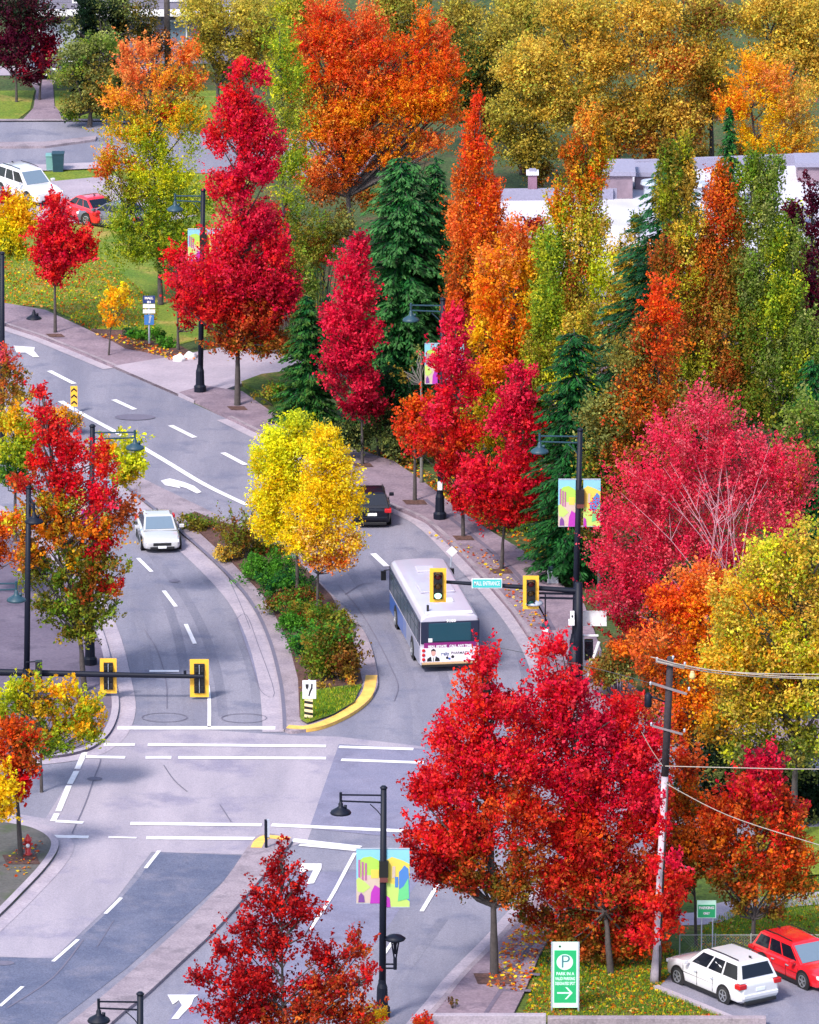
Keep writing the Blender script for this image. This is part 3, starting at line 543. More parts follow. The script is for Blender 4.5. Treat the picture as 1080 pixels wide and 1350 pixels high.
tree('maple_tree', (860, 800), [(848, 440, 18, 30, 'OLV+RUST'), (872, 400, 18, 36, 'ORED+ORNG'), (866, 450, 32, 30, 'ORNG+RUST+ORED'), (832, 470, 30, 34, 'OLV+DULL'), (860, 495, 40, 34, 'ORNG+RUST+OLV'), (845, 540, 46, 34, 'RUST+ORNG+OLV'), (880, 560, 40, 36, 'OLV+RUST'), (830, 600, 44, 36, 'OLV+RUST'), (825, 605, 14, 16, 'ORED'), (870, 630, 50, 30, 'OLV+RUST'), (825, 650, 34, 30, 'BRN+RUST+OLV'), (812, 545, 26, 40, 'OLV+DULL')],
 'broad', 'orange and olive tree with a bright orange tip behind the pink cherry', dens=.9, size=.95)
tree('poplar_tree', (742, 700), [(776, 172, 16, 30, 'ORNG+GOLD'), (790, 190, 12, 34, 'YORG+OLV'), (756, 215, 16, 34, 'ORNG+OLV'), (790, 225, 14, 44, 'YGRN+ORNG'), (770, 250, 20, 40, 'ORNG+YGRN+OLV'), (740, 280, 18, 36, 'ORNG+YGRN'), (765, 310, 20, 36, 'GOLD+YGRN'), (785, 300, 18, 44, 'YGRN+GOLD'), (730, 340, 24, 50, 'GRN+YGRN'), (785, 360, 18, 50, 'YGRN+LEM'), (755, 370, 20, 50, 'OLV+YGRN+RUST'), (720, 420, 24, 50, 'GRN+YGRN'), (760, 440, 30, 50, 'YGRN+OLV+GOLD'), (715, 490, 24, 44, 'YGRN+OLV'), (750, 510, 30, 40, 'YGRN+LEM')],
 'poplar', 'tall narrow green tree with an orange tip left of the building chimney gap', PO, tw=6, dens=1.0)
tree('poplar_tree', (886, 690), [(880, 215, 12, 26, 'OLV+GRN'), (902, 205, 10, 24, 'YGRN+OLV'), (892, 225, 16, 24, 'OLV+GRN'), (905, 245, 16, 34, 'GOLD+OLV'), (880, 270, 16, 40, 'OLV+YGRN'), (905, 310, 24, 44, 'OLV+GOLD+YGRN'), (880, 350, 22, 44, 'OLV+RUST'), (910, 380, 26, 50, 'OLV+YGRN+RUST'), (900, 440, 28, 44, 'OLV+RUST'), (915, 490, 30, 40, 'OLV+YGRN'), (900, 545, 34, 34, 'OLV+DULL+RUST')],
 'poplar', 'tall narrow olive and gold tree, first to the right of the drooping conifer', PO, tw=6)
tree('poplar_tree', (948, 690), [(950, 235, 10, 24, 'ORNG+OLV'), (950, 270, 22, 34, 'RUST+ORNG'), (958, 310, 26, 36, 'RUST+ORED+OLV'), (935, 340, 20, 40, 'ORNG+RUST+OLV'), (955, 375, 28, 44, 'RUST+OLV'), (945, 430, 26, 44, 'OLV+RUST+GOLD'), (955, 490, 26, 40, 'OLV+RUST'), (960, 500, 16, 30, 'SALM+RUST'), (950, 550, 34, 34, 'OLV+DULL')],
 'poplar', 'tall narrow rust orange tree standing between an olive one and a green one', PO, tw=6)
tree('poplar_tree', (1012, 690), [(995, 225, 10, 24, 'GRN'), (1005, 255, 18, 30, 'GRN+DULL'), (985, 240, 14, 40, 'GRN'), (1020, 235, 18, 36, 'GRN+DULL'), (1000, 290, 26, 44, 'GRN+DULL'), (1022, 330, 20, 50, 'GRN+YGRN'), (985, 370, 28, 50, 'GRN+DULL'), (1018, 410, 26, 50, 'GRN+YGRN'), (985, 450, 30, 44, 'GRN+OLV'), (1020, 490, 30, 40, 'GRN+DULL'), (990, 540, 36, 40, 'GRN+OLV')],
 'poplar', 'tall green poplar, greenest of the narrow trees, left of the purple tree', PO, tw=6)
tree('poplar_tree', (1058, 690), [(1045, 330, 14, 40, 'GRN+DULL'), (1040, 390, 18, 40, 'GRN+YGRN'), (1055, 440, 20, 40, 'GRN+DULL'), (1050, 500, 26, 40, 'GRN+YGRN'), (1075, 480, 20, 50, 'GRN+DULL')], 'poplar', 'shorter green poplar at the right edge below the purple tree', PO, tw=6)
tree('plum_tree', (1072, 640), [(1070, 260, 10, 30, 'PURP'), (1046, 285, 10, 24, 'PURP'), (1072, 320, 20, 36, 'PURP'), (1058, 370, 22, 40, 'PURP'), (1075, 410, 16, 40, 'PURP'), (1052, 420, 10, 20, 'PURP')], 'maple', 'dark purple leaved tree at the right edge beside the green poplar', dens=.8)
tree('poplar_tree', (604, 640), [(628, 143, 7, 20, 'ORED'), (624, 175, 12, 26, 'ORED+ORNG'), (628, 215, 18, 30, 'ORED+ORNG'), (615, 250, 18, 36, 'ORNG+RUST'), (640, 270, 20, 40, 'ORED+ORNG'), (612, 305, 24, 40, 'ORNG+SALM'), (640, 320, 24, 40, 'ORNG+RUST'), (610, 365, 26, 36, 'ORNG+OLV+RUST'), (605, 410, 24, 36, 'ORNG+RUST')],
 'poplar', 'tall narrow bright orange tree right of the big dark conifer', PO, tw=6, dens=1.1)
tree('cherry_tree', (665, 660), [(685, 312, 26, 20, 'SALM+ORNG'), (668, 345, 36, 26, 'YORG+SALM'), (690, 370, 22, 30, 'YORG'), (655, 390, 34, 30, 'YORG+ORNG'), (672, 425, 36, 30, 'YORG+ORNG'), (640, 450, 34, 26, 'YORG+YEL'), (665, 475, 34, 26, 'YORG+ORNG'), (630, 495, 30, 24, 'YORG+ORNG'), (645, 540, 30, 26, 'YORG+YGRN'), (640, 575, 26, 24, 'YGRN+YORG')],
 'maple', 'yellow orange tree between the narrow orange tree and the narrow green tree', dens=.95)
conifer((755, 765), (757, 432), 70, 'dark green conifer with stacked drooping boughs behind the banner lamp post', pw=.35, tipc=(64, 120, 60))
conifer((532, 566), (530, 206), 84, 'big dark green conifer, taller and left of the narrow orange tree', pw=.36, tipc=(130, 196, 110), sparse=1.9)
conifer((572, 560), (574, 208), 46, 'dark green conifer close against the right side of the biggest one', pw=.42, tipc=(120, 190, 100), sparse=1.4)
conifer((856, 655), (893, 188), 130, 'blue green drooping conifer in front of the white roof', pn='DGRN', tipc=(104, 176, 130), sparse=1.8, pw=.62)
conifer((960, 420), (962, 142), 36, 'small pointed green conifer behind the roof, left of the bright yellow tree', tipc=(80, 130, 50), pw=.8)
conifer((1066, 760), (1072, 470), 60, 'green conifer at the right edge above the pink cherry', tipc=(60, 130, 50), pw=.5)
conifer((406, 560), (405, 390), 46, 'low green conifer left of the slender crimson tree', tipc=(110, 150, 60), pw=.5)
# ---- street trees along the right kerb
tree('maple_tree', (313, 538), [(322, 100, 16, 20, 'RED+CRIM'), (308, 120, 18, 16, 'RED'), (345, 105, 9, 14, 'CRIM'), (315, 150, 30, 24, 'RED+CRIM'), (290, 180, 20, 18, 'RED'), (345, 165, 20, 16, 'CRIM'), (320, 190, 40, 24, 'CRIM+RED'), (355, 195, 18, 14, 'CRIM'), (330, 225, 38, 24, 'CRIM'), (300, 245, 26, 24, 'CRIM+RED'), (325, 275, 34, 28, 'CRIM'), (345, 300, 24, 20, 'CRIM+MAROON'), (310, 320, 36, 28, 'CRIM+RED'), (360, 330, 22, 26, 'RED+CRIM'), (285, 360, 40, 30, 'RED+CRIM'), (335, 370, 52, 34, 'CRIM+DKRED'), (370, 395, 24, 30, 'DKRED+CRIM'), (280, 405, 42, 26, 'RED+DKRED'), (335, 420, 56, 28, 'DKRED+RUST'), (300, 450, 36, 20, 'RUST+OLV+DKRED'), (350, 455, 42, 22, 'OLV+RUST')],
 'maple', 'tallest crimson maple, in the pavement beside the mall driveway', ST, tw=9, dens=1.15)
tree('maple_tree', (235, 466), [(233, 340, 14, 16, 'RED'), (238, 365, 20, 22, 'RED+CRIM'), (250, 395, 22, 22, 'RED+DKRED'), (258, 425, 20, 12, 'DKRED')], 'maple', 'small red maple behind the clipped shrubs left of the tall lamp post', ST, tw=5)
tree('maple_tree', (478, 616), [(472, 325, 12, 18, 'CRIM+MAROON'), (466, 355, 22, 24, 'CRIM'), (470, 395, 24, 30, 'CRIM'), (448, 425, 22, 24, 'CRIM'), (478, 440, 22, 28, 'CRIM'), (462, 470, 38, 28, 'CRIM+MAROON'), (440, 485, 22, 20, 'CRIM'), (468, 510, 38, 24, 'CRIM+MAROON'), (490, 540, 22, 14, 'MAROON'), (465, 540, 18, 12, 'MAROON')],
 'maple', 'slender crimson maple in front of the big dark conifer', ST, tw=5, dens=1.15)
tree('maple_tree', (547, 664), [(548, 540, 20, 16, 'ORED+ORNG'), (536, 566, 16, 16, 'ORED+RUST'), (560, 575, 26, 18, 'ORED+RUST'), (548, 592, 18, 12, 'ORED+RED')],
 'maple', 'orange red maple with a thin trunk left of the dark lamp base', ST, tw=6, dens=1.1)
tree('maple_tree', (611, 711), [(600, 418, 10, 16, 'CRIM'), (599, 445, 18, 22, 'CRIM'), (592, 480, 26, 26, 'CRIM'), (602, 515, 26, 26, 'CRIM+RED'), (588, 548, 32, 22, 'CRIM+RED'), (580, 585, 40, 22, 'ORED+RUST+RED'), (612, 575, 24, 24, 'RED+ORED'), (600, 615, 26, 14, 'RED+DKRED'), (622, 640, 28, 22, 'RED+CRIM'), (608, 662, 18, 14, 'DKRED+RED')],
 'maple', 'tall crimson maple hiding most of a lamp post and its banners', ST, tw=6, dens=1.15)
tree('maple_tree', (661, 754), [(687, 495, 13, 18, 'CRIM'), (683, 530, 22, 26, 'CRIM'), (695, 560, 22, 24, 'CRIM+RED'), (665, 560, 22, 20, 'CRIM'), (665, 600, 36, 26, 'CRIM+RED'), (695, 600, 20, 24, 'CRIM+RED'), (640, 630, 36, 26, 'RED+CRIM'), (685, 640, 34, 28, 'RED+CRIM'), (655, 665, 46, 26, 'RED+DKRED'), (685, 685, 26, 16, 'RED+DKRED')],
 'maple', 'red maple nearest the street name sign on the right pavement', ST, tw=6, dens=1.15)
tree('maple_tree', (73, 442), [(72, 268, 11, 12, 'RED'), (76, 290, 20, 20, 'CRIM+RED'), (60, 320, 24, 20, 'RED'), (92, 315, 26, 22, 'RED'), (112, 330, 18, 14, 'RED+DKRED'), (78, 340, 40, 20, 'RED+CRIM'), (75, 362, 28, 14, 'DKRED+RED')], 'maple', 'small round red maple at the pavement corner in front of the parked red car', ST, tw=5, dens=1.2)
tree('maple_tree', (3, 432), [(14, 275, 26, 16, 'YEL+YORG'), (30, 290, 20, 22, 'YORG+YEL'), (6, 305, 22, 24, 'YEL+LEM'), (14, 328, 26, 16, 'YGRN+GRN+YEL'), (2, 262, 12, 8, 'RED')], 'maple', 'yellow maple at the left edge, left of the small round red one', ST, tw=4, dens=1.2)
tree('maple_sapling', (143, 472), [(155, 388, 12, 12, 'YEL+YORG'), (150, 405, 17, 16, 'YORG+YEL'), (164, 402, 11, 14, 'YEL+YORG'), (148, 424, 12, 8, 'YORG')], 'maple', 'small bright yellow sapling on the pavement left of the blue direction sign', tw=3, dens=1.0, size=.8)
# ---- median
tree('ash_tree', (392, 800), [(392, 560, 24, 16, 'LEM+YGRN'), (360, 600, 30, 30, 'LEM'), (372, 582, 30, 24, 'LEM'), (400, 590, 24, 24, 'LEM+YEL'), (360, 620, 30, 30, 'LEM+YEL'), (355, 660, 26, 28, 'YEL+LEM'), (385, 640, 30, 34, 'LEM+YEL'), (370, 695, 30, 22, 'YEL+LEM'), (350, 690, 18, 18, 'YEL')], 'bush', 'lemon yellow tree in the planted median, left of its golden neighbour', ME, tw=6, dens=1.0, size=1.25, lim=2)
tree('ash_tree', (418, 822), [(428, 575, 20, 16, 'YEL'), (418, 600, 28, 22, 'YEL+LEM'), (445, 610, 22, 24, 'YEL'), (430, 640, 44, 30, 'YEL'), (415, 675, 44, 26, 'YEL'), (455, 665, 26, 30, 'YEL'), (430, 710, 48, 24, 'YEL+PALE'), (395, 715, 26, 20, 'YEL'), (455, 720, 26, 22, 'PALE+ORNG+YEL'), (430, 742, 36, 14, 'ORNG+YORG+PALE')], 'bush', 'golden yellow tree in the planted median with its thin trunk showing', ME, tw=5, dens=.8, size=1.25, lim=2)
MS = 'shrubs in the planted median'
for bs, bl, stl, lb, dn in [
 ((318, 742), [(312, 708, 20, 16, 'OLV+BRN+GRN'), (322, 722, 16, 12, 'OLV+BRN')], 'feather', 'wispy brown and olive shrub near the pointed end of the median bed', .8),
 ((300, 745), [(296, 732, 16, 8, 'OLV+GOLD')], 'bush', 'yellowish low shrub on the left edge of the median bed', .9),
 ((270, 705), [(255, 692, 16, 5, 'OLV+GRN'), (278, 702, 18, 7, 'OLV+BRN')], 'bush', 'flat olive ground shrub filling the pointed tip of the median bed', .9),
 ((345, 770), [(340, 750, 22, 12, 'HEDGE'), (362, 748, 20, 12, 'HEDGE')], 'bush', 'bright green spreading shrub under the lemon yellow tree', 1),
 ((368, 795), [(358, 774, 24, 10, 'HEDGE+DGRN'), (385, 768, 22, 14, 'DGRN+HEDGE')], 'bush', 'green spreading shrub second from the pointed end, below the brightest one', 1),
 ((385, 815), [(372, 796, 22, 10, 'HEDGE+BRN'), (402, 792, 24, 11, 'HEDGE+BRN')], 'bush', 'green and reddish shrub left of the golden tree trunk', 1),
 ((398, 838), [(390, 822, 22, 8, 'HEDGE'), (430, 815, 20, 12, 'HEDGE+OLV')], 'bush', 'low green shrub around the golden tree trunk', 1),
 ((408, 834), [(410, 822, 18, 7, 'DKRED')], 'bush', 'small dark red shrub at the foot of the golden tree', 1.1),
 ((402, 868), [(398, 848, 20, 12, 'HEDGE+DGRN')], 'bush', 'round green shrub on the left edge of the median bed', 1),
 ((438, 900), [(430, 850, 26, 18, 'OLV+HEDGE'), (445, 865, 24, 20, 'OLV+BRN'), (425, 875, 22, 16, 'OLV+GRN')], 'broad', 'large olive shrub at the wide end of the median behind the keep right sign', 1.1),
 ((370, 775), [(352, 768, 34, 12, 'HEDGE'), (375, 785, 34, 12, 'HEDGE+DGRN')], 'bush', 'broad green hedge mass through the middle of the median bed', 1),
 ((425, 830), [(405, 812, 34, 12, 'HEDGE+OLV'), (425, 828, 30, 12, 'HEDGE'), (445, 835, 18, 14, 'HEDGE+OLV')], 'bush', 'broad green hedge mass around the golden tree foot', 1),
 ((262, 700), [(258, 693, 20, 8, 'OLV+HEDGE'), (282, 705, 24, 9, 'BRN+OLV'), (300, 722, 20, 8, 'HEDGE+OLV')], 'bush', 'low mixed shrub carpet along the pointed tip of the median bed', 1.1),
 ((345, 735), [(335, 728, 26, 12, 'OLV+HEDGE'), (360, 735, 22, 12, 'BRN+OLV+HEDGE')], 'bush', 'olive shrub behind the lemon yellow tree trunk', 1),
 ((458, 905), [(455, 880, 18, 14, 'BRN+OLV')], 'bush', 'brownish shrub at the right side of the wide end of the median', 1)]:
    shrub('shrub', bs, [(q[0], q[1]-q[3]*.25, q[2]*1.25, q[3]*1.45, q[4]) for q in bl], stl, lb, MS, dens=dn)
shrub('ornamental_grass', (445, 915), [(435, 908, 34, 6, 'GOLD+OLV'), (465, 900, 10, 8, 'GOLD+RUST'), (400, 915, 6, 10, 'BRN+GOLD')], 'tuft', 'golden dry grasses edging the lawn at the wide end of the median', cat='grass')
# ---- left group
LG = 'trees on the left pavement'
tree('maple_tree', (112, 915), [(55, 520, 6, 16, 'RED+DKRED'), (58, 545, 14, 16, 'RED'), (70, 575, 22, 22, 'RED+DKRED'), (95, 600, 22, 24, 'RED'), (135, 610, 12, 30, 'RED+ORED'), (60, 610, 26, 16, 'RED+ORED'), (85, 635, 34, 20, 'RED'), (40, 640, 26, 14, 'RED+RUST'), (125, 660, 26, 26, 'RED+CRIM'), (70, 665, 34, 20, 'YGRN+ORNG+OLV'), (160, 675, 16, 22, 'RUST+BRN'), (100, 695, 36, 22, 'ORNG+OLV+YORG'), (145, 705, 24, 20, 'ORNG+OLV+YORG'), (60, 705, 40, 22, 'ORNG+OLV+YORG'), (125, 715, 20, 26, 'RED'), (95, 740, 50, 24, 'YORG+OLV+GRN'), (40, 730, 26, 20, 'YORG+RUST+OLV'), (30, 690, 26, 16, 'ORNG+YGRN'), (138, 750, 34, 20, 'OLV+GRN+RUST'), (60, 765, 34, 20, 'GRN+OLV'), (100, 780, 44, 22, 'OLV+GRN+RUST'), (145, 775, 16, 14, 'RED+RUST'), (75, 800, 36, 20, 'GRN+OLV'), (120, 810, 36, 18, 'GRN+OLV'), (105, 835, 26, 16, 'GRN+OLV')],
 'maple', 'multicoloured maple, red above and green below, left of the minivan', LG, tw=9, dens=.9)
tree('maple_tree', (108, 805), [(155, 588, 30, 16, 'LEM+YGRN'), (168, 612, 30, 20, 'YGRN+LEM'), (160, 632, 26, 14, 'YGRN+YORG'), (135, 600, 16, 14, 'YGRN+YORG')], 'maple', 'yellow green tree top right of the dark lamp post behind the multicoloured maple', LG, tw=3, dens=.95, limbs=True)
tree('maple_tree', (20, 718), [(22, 560, 30, 18, 'YGRN+YORG'), (40, 580, 26, 14, 'LEM+YGRN'), (12, 595, 30, 18, 'YGRN'), (30, 610, 26, 14, 'YGRN+GRN'), (15, 630, 26, 18, 'GRN+DGRN')], 'maple', 'layered yellow green tree at the left edge with its dark trunk on the paving', LG, tw=6, dens=.9)
tree('maple_tree', (-4, 694), [(10, 475, 10, 20, 'RUST+PINK'), (16, 500, 18, 20, 'RUST+OLV'), (8, 530, 22, 22, 'OLV+RUST+GOLD'), (32, 520, 10, 18, 'OLV+GOLD')], 'maple', 'thin rust and olive tree at the left edge above the road marking arrow', LG, tw=4, dens=.55)
shrub('shrub', (86, 574), [(80, 549, 16, 12, 'YORG'), (98, 554, 12, 12, 'YORG+OLV')], 'bush', 'orange yellow shrub just below the chevron marker')
tree('maple_tree', (-18, 790), [(5, 735, 26, 14, 'ORNG+RUST'), (-10, 700, 30, 24, 'ORNG+RUST')], 'maple', 'orange tree cut by the left edge beside the dark pole with a top lamp', LG, tw=5)
tree('maple_tree', (55, 1045), [(20, 915, 30, 12, 'YGRN+LEM'), (50, 905, 34, 8, 'YORG+YGRN'), (90, 912, 26, 10, 'YEL+YORG'), (10, 940, 30, 18, 'YGRN'), (60, 935, 40, 14, 'YGRN+YORG+OLV'), (112, 935, 24, 16, 'YORG+YGRN'), (100, 962, 36, 16, 'YORG+YGRN'), (50, 965, 34, 14, 'GRN+YGRN+YORG'), (118, 970, 18, 12, 'YGRN'), (70, 985, 30, 12, 'GRN+YGRN')], 'maple', 'yellow and green tree under the dark signal arm at the left', LG, tw=5, dens=1.0)
tree('maple_tree', (28, 1134), [(10, 960, 24, 16, 'ORNG+RUST'), (30, 975, 22, 16, 'ORED+OLV'), (15, 1000, 30, 20, 'ORED+RUST'), (40, 1005, 18, 14, 'ORED+OLV'), (28, 1030, 16, 14, 'RED'), (26, 1045, 12, 10, 'RED+DKRED')], 'maple', 'orange and red tree beside the fire hydrant', LG, tw=8, dens=1.1)
tree('maple_tree', (-22, 1150), [(2, 1035, 22, 18, 'YEL+YORG'), (0, 1065, 20, 18, 'YEL+YORG'), (-10, 1045, 24, 34, 'YEL')], 'maple', 'golden yellow tree cut by the left edge beside the fire hydrant tree', LG, tw=5, dens=1.2)
# ---- upper left
tree('maple_tree', (212, 402), [(172, 72, 12, 16, 'SALM'), (195, 70, 16, 20, 'SALM'), (245, 75, 16, 20, 'SALM+ORNG'), (175, 100, 20, 20, 'SALM'), (210, 105, 26, 22, 'SALM+YORG'), (250, 110, 20, 22, 'ORNG+SALM+YGRN'), (160, 135, 26, 16, 'SALM+YORG'), (220, 150, 10, 18, 'RED'), (195, 145, 36, 20, 'YORG+YGRN+SALM'), (240, 160, 34, 24, 'YGRN+YORG'), (175, 175, 40, 20, 'YGRN+YORG'), (215, 195, 50, 24, 'YGRN'), (135, 225, 18, 12, 'ORNG+RUST'), (160, 215, 36, 16, 'YGRN+ORNG'), (215, 235, 56, 22, 'YGRN+LEM'), (165, 255, 36, 18, 'YGRN+OLV'), (230, 275, 54, 24, 'YGRN+GRN'), (175, 295, 44, 22, 'YGRN+GRN'), (230, 320, 56, 24, 'GRN+YGRN'), (170, 335, 40, 20, 'YGRN+GRN'), (240, 355, 44, 20, 'GRN+DULL')],
 'feather', 'broad yellow green tree with peach coloured top on the grass bank', tw=8, dens=1.25)
tree('maple_tree', (376, 440), [(370, 60, 20, 34, 'YGRN+GRN'), (385, 105, 22, 34, 'YGRN+GRN'), (360, 110, 18, 30, 'YGRN'), (375, 160, 28, 34, 'YGRN+DULL'), (380, 215, 26, 30, 'YGRN+GRN'), (385, 260, 22, 24, 'GRN+YGRN'), (400, 300, 30, 24, 'OLV+GRN'), (395, 340, 30, 26, 'GRN+OLV')], 'feather', 'pale yellow green tree between the tallest crimson maple and the big orange tree', tw=6)
tree('maple_tree', (466, 380), [(430, 15, 26, 20, 'ORED+SALM'), (425, 50, 34, 26, 'ORED+ORNG'), (475, 40, 26, 30, 'ORED+SALM'), (500, 70, 34, 28, 'ORED+ORNG'), (430, 90, 40, 26, 'ORNG+ORED'), (560, 40, 9, 30, 'ORNG'), (580, 45, 8, 24, 'ORED+SALM'), (545, 75, 22, 26, 'ORNG+ORED'), (575, 95, 22, 22, 'ORNG'), (480, 110, 56, 28, 'ORNG+ORED+SALM'), (545, 115, 34, 24, 'ORNG'), (410, 130, 34, 26, 'ORNG+OLV'), (590, 135, 16, 14, 'ORNG'), (585, 65, 7, 22, 'ORED+ORNG'), (600, 95, 8, 20, 'ORNG'), (570, 150, 22, 12, 'ORNG+YORG'), (598, 160, 10, 12, 'ORNG+SALM'), (395, 95, 14, 26, 'ORED+SALM'), (392, 140, 14, 24, 'ORNG+YGRN'), (460, 150, 60, 26, 'ORNG+YORG'), (535, 150, 50, 22, 'YORG+ORNG'), (405, 180, 26, 22, 'ORNG+YORG'), (460, 185, 50, 22, 'ORNG+SALM'), (530, 185, 44, 16, 'YORG+RUST'), (410, 225, 30, 26, 'ORNG+SALM'), (455, 215, 34, 20, 'RUST+ORNG'), (575, 190, 22, 14, 'ORNG+SALM'), (400, 60, 18, 30, 'ORED+SALM'), (455, 70, 40, 34, 'ORED+SALM+ORNG'), (520, 130, 50, 30, 'ORNG+YORG'), (430, 160, 50, 30, 'ORNG+YORG+SALM'), (490, 205, 50, 18, 'ORNG+YORG'), (440, 240, 40, 18, 'RUST+ORNG+BRN'), (565, 130, 30, 24, 'ORNG+YORG'), (600, 120, 6, 12, 'ORNG'), (592, 80, 7, 20, 'ORED+SALM')],
 'feather', 'big spreading orange tree at the top, its branches fanning upward', tw=10, dens=1.15, lim=3)
# ---- filler greenery behind the street trees
UG = 'bushes between the street trees and the mall'
for bs, bl, lb in [
 ((360, 470), [(372, 350, 30, 30, 'OLV+GRN'), (395, 380, 26, 30, 'GRN+DULL')], 'olive green bush right of the tallest crimson maple'),
 ((420, 430), [(418, 330, 26, 26, 'OLV+YGRN+RUST'), (445, 300, 22, 22, 'OLV+DULL')], 'greenish brown bush left of the slender crimson maple'),
 ((430, 330), [(440, 265, 30, 22, 'OLV+BRN+RUST'), (480, 260, 24, 20, 'RUST+OLV')], 'rust brown bush under the big orange tree'),
 ((345, 330), [(345, 280, 22, 18, 'RUST+CRIM+OLV'), (370, 290, 16, 16, 'RED+BRN')], 'reddish bush beside the tallest crimson maple'),
 ((370, 535), [(372, 515, 26, 9, 'HEDGE+OLV'), (350, 522, 16, 6, 'HEDGE+OLV')], 'low green hedge on the verge by the mall driveway'),
 ((550, 250), [(545, 200, 20, 12, 'SALM+RUST'), (530, 200, 22, 12, 'RUST+OLV')], 'pinkish brown bush above the big dark conifer'),
 ((600, 480), [(585, 300, 18, 50, 'OLV+RUST')], 'brown olive shrub behind the narrow orange tree'),
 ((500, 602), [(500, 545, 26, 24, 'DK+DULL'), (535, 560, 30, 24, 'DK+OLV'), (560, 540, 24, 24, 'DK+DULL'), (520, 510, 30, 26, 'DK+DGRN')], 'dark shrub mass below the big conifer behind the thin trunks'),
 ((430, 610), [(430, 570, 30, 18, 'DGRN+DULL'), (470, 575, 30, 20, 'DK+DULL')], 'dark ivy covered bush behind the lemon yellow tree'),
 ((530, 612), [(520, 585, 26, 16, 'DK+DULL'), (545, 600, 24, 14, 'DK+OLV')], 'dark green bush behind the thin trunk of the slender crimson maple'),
 ((690, 700), [(640, 660, 20, 14, 'OLV+GRN'), (690, 700, 26, 16, 'OLV+YGRN')], 'low olive bush behind the red maples on the right pavement'),
 ((730, 745), [(715, 725, 22, 12, 'OLV+YGRN+DK'), (745, 740, 22, 14, 'DK+OLV')], 'low bush at the foot of the dark conifer by the pavement')]:
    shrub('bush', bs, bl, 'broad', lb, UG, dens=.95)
for bs, bl, lb in [
 ((730, 610), [(715, 340, 20, 30, 'YGRN+OLV'), (745, 390, 30, 36, 'YGRN+GOLD'), (770, 430, 30, 36, 'YGRN+OLV'), (735, 450, 30, 34, 'YGRN+GRN')], 'yellow green tree directly behind the narrow tree with the orange tip'),
 ((850, 600), [(835, 360, 20, 26, 'DGRN+OLV'), (860, 390, 28, 34, 'OLV+GRN'), (830, 420, 30, 34, 'OLV+GOLD')], 'green and olive tree left of the orange tip behind the drooping conifer'),
 ((975, 600), [(975, 300, 20, 30, 'OLV+GRN'), (970, 350, 30, 34, 'OLV+RUST'), (1000, 400, 34, 34, 'GRN+OLV')], 'olive tree squeezed between the rust orange and the green narrow trees'),
 ((1075, 600), [(1062, 350, 24, 34, 'DULL+GRN'), (1080, 400, 30, 34, 'GRN+DULL')], 'dull green tree behind the purple one at the right edge'),
 ((835, 600), [(825, 330, 18, 26, 'GOLD+OLV'), (842, 296, 10, 18, 'GRN+OLV'), (850, 350, 20, 26, 'DULL+OLV'), (815, 370, 20, 30, 'YGRN+GOLD')], 'thin yellow olive tree top in front of the white roof by the drooping conifer'),
 ((1050, 600), [(1044, 290, 12, 24, 'GRN+YGRN'), (1035, 340, 18, 30, 'GRN+DULL'), (1050, 380, 18, 26, 'GRN+DULL')], 'green tree top between the tall green poplar and the purple tree'),
 ((680, 590), [(705, 300, 16, 16, 'SALM+MAROON'), (690, 330, 26, 22, 'SALM+ORNG'), (640, 330, 20, 26, 'ORNG+RUST')], 'peach coloured tree top against the white roof')]:
    tree('leafy_tree', bs, bl, 'broad', lb, 'leafy trees filling the slope in front of the white roofed building', tw=6, dens=1.0)
FB = 'leafy trees filling the slope in front of the white roofed building'
for bs, bl, lb in [
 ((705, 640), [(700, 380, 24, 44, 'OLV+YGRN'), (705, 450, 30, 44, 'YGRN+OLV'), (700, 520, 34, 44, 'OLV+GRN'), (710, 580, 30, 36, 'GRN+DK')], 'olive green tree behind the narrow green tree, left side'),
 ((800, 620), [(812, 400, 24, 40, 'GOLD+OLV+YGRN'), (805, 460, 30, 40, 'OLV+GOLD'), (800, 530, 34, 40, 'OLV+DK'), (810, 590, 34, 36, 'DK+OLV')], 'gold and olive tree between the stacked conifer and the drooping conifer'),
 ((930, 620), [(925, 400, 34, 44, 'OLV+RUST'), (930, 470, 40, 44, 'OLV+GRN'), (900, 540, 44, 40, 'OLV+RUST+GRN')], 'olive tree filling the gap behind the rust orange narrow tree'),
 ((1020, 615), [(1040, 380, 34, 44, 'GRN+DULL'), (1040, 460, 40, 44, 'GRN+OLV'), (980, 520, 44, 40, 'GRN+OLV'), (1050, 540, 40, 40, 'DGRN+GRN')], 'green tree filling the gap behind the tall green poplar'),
 ((640, 600), [(640, 300, 26, 36, 'ORNG+SALM+RUST'), (640, 370, 30, 40, 'OLV+RUST'), (625, 440, 30, 40, 'OLV+RUST'), (640, 510, 34, 36, 'OLV+GRN')], 'rust and olive tree behind the yellow orange one'),
 ((1040, 860), [(1060, 560, 30, 40, 'GRN+DULL'), (1050, 610, 40, 34, 'DGRN+GRN')], 'green tree at the right edge just above the pink cherry'),
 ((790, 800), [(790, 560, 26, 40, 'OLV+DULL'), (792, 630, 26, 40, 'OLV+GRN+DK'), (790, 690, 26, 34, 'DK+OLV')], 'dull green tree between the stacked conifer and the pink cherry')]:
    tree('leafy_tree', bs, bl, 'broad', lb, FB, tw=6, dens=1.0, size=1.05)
tree('bare_tree', (556, 640), [(540, 490, 14, 16, 'OLV'), (555, 470, 10, 16, 'DULL')], 'feather', 'nearly leafless grey tree in front of the big dark conifer', tw=5, dens=.12, lim=14, bark=mat('grey_bark', (.14, .13, .12), .9, noise=.3))
HG = 'clipped green shrubs beside the blue direction sign'
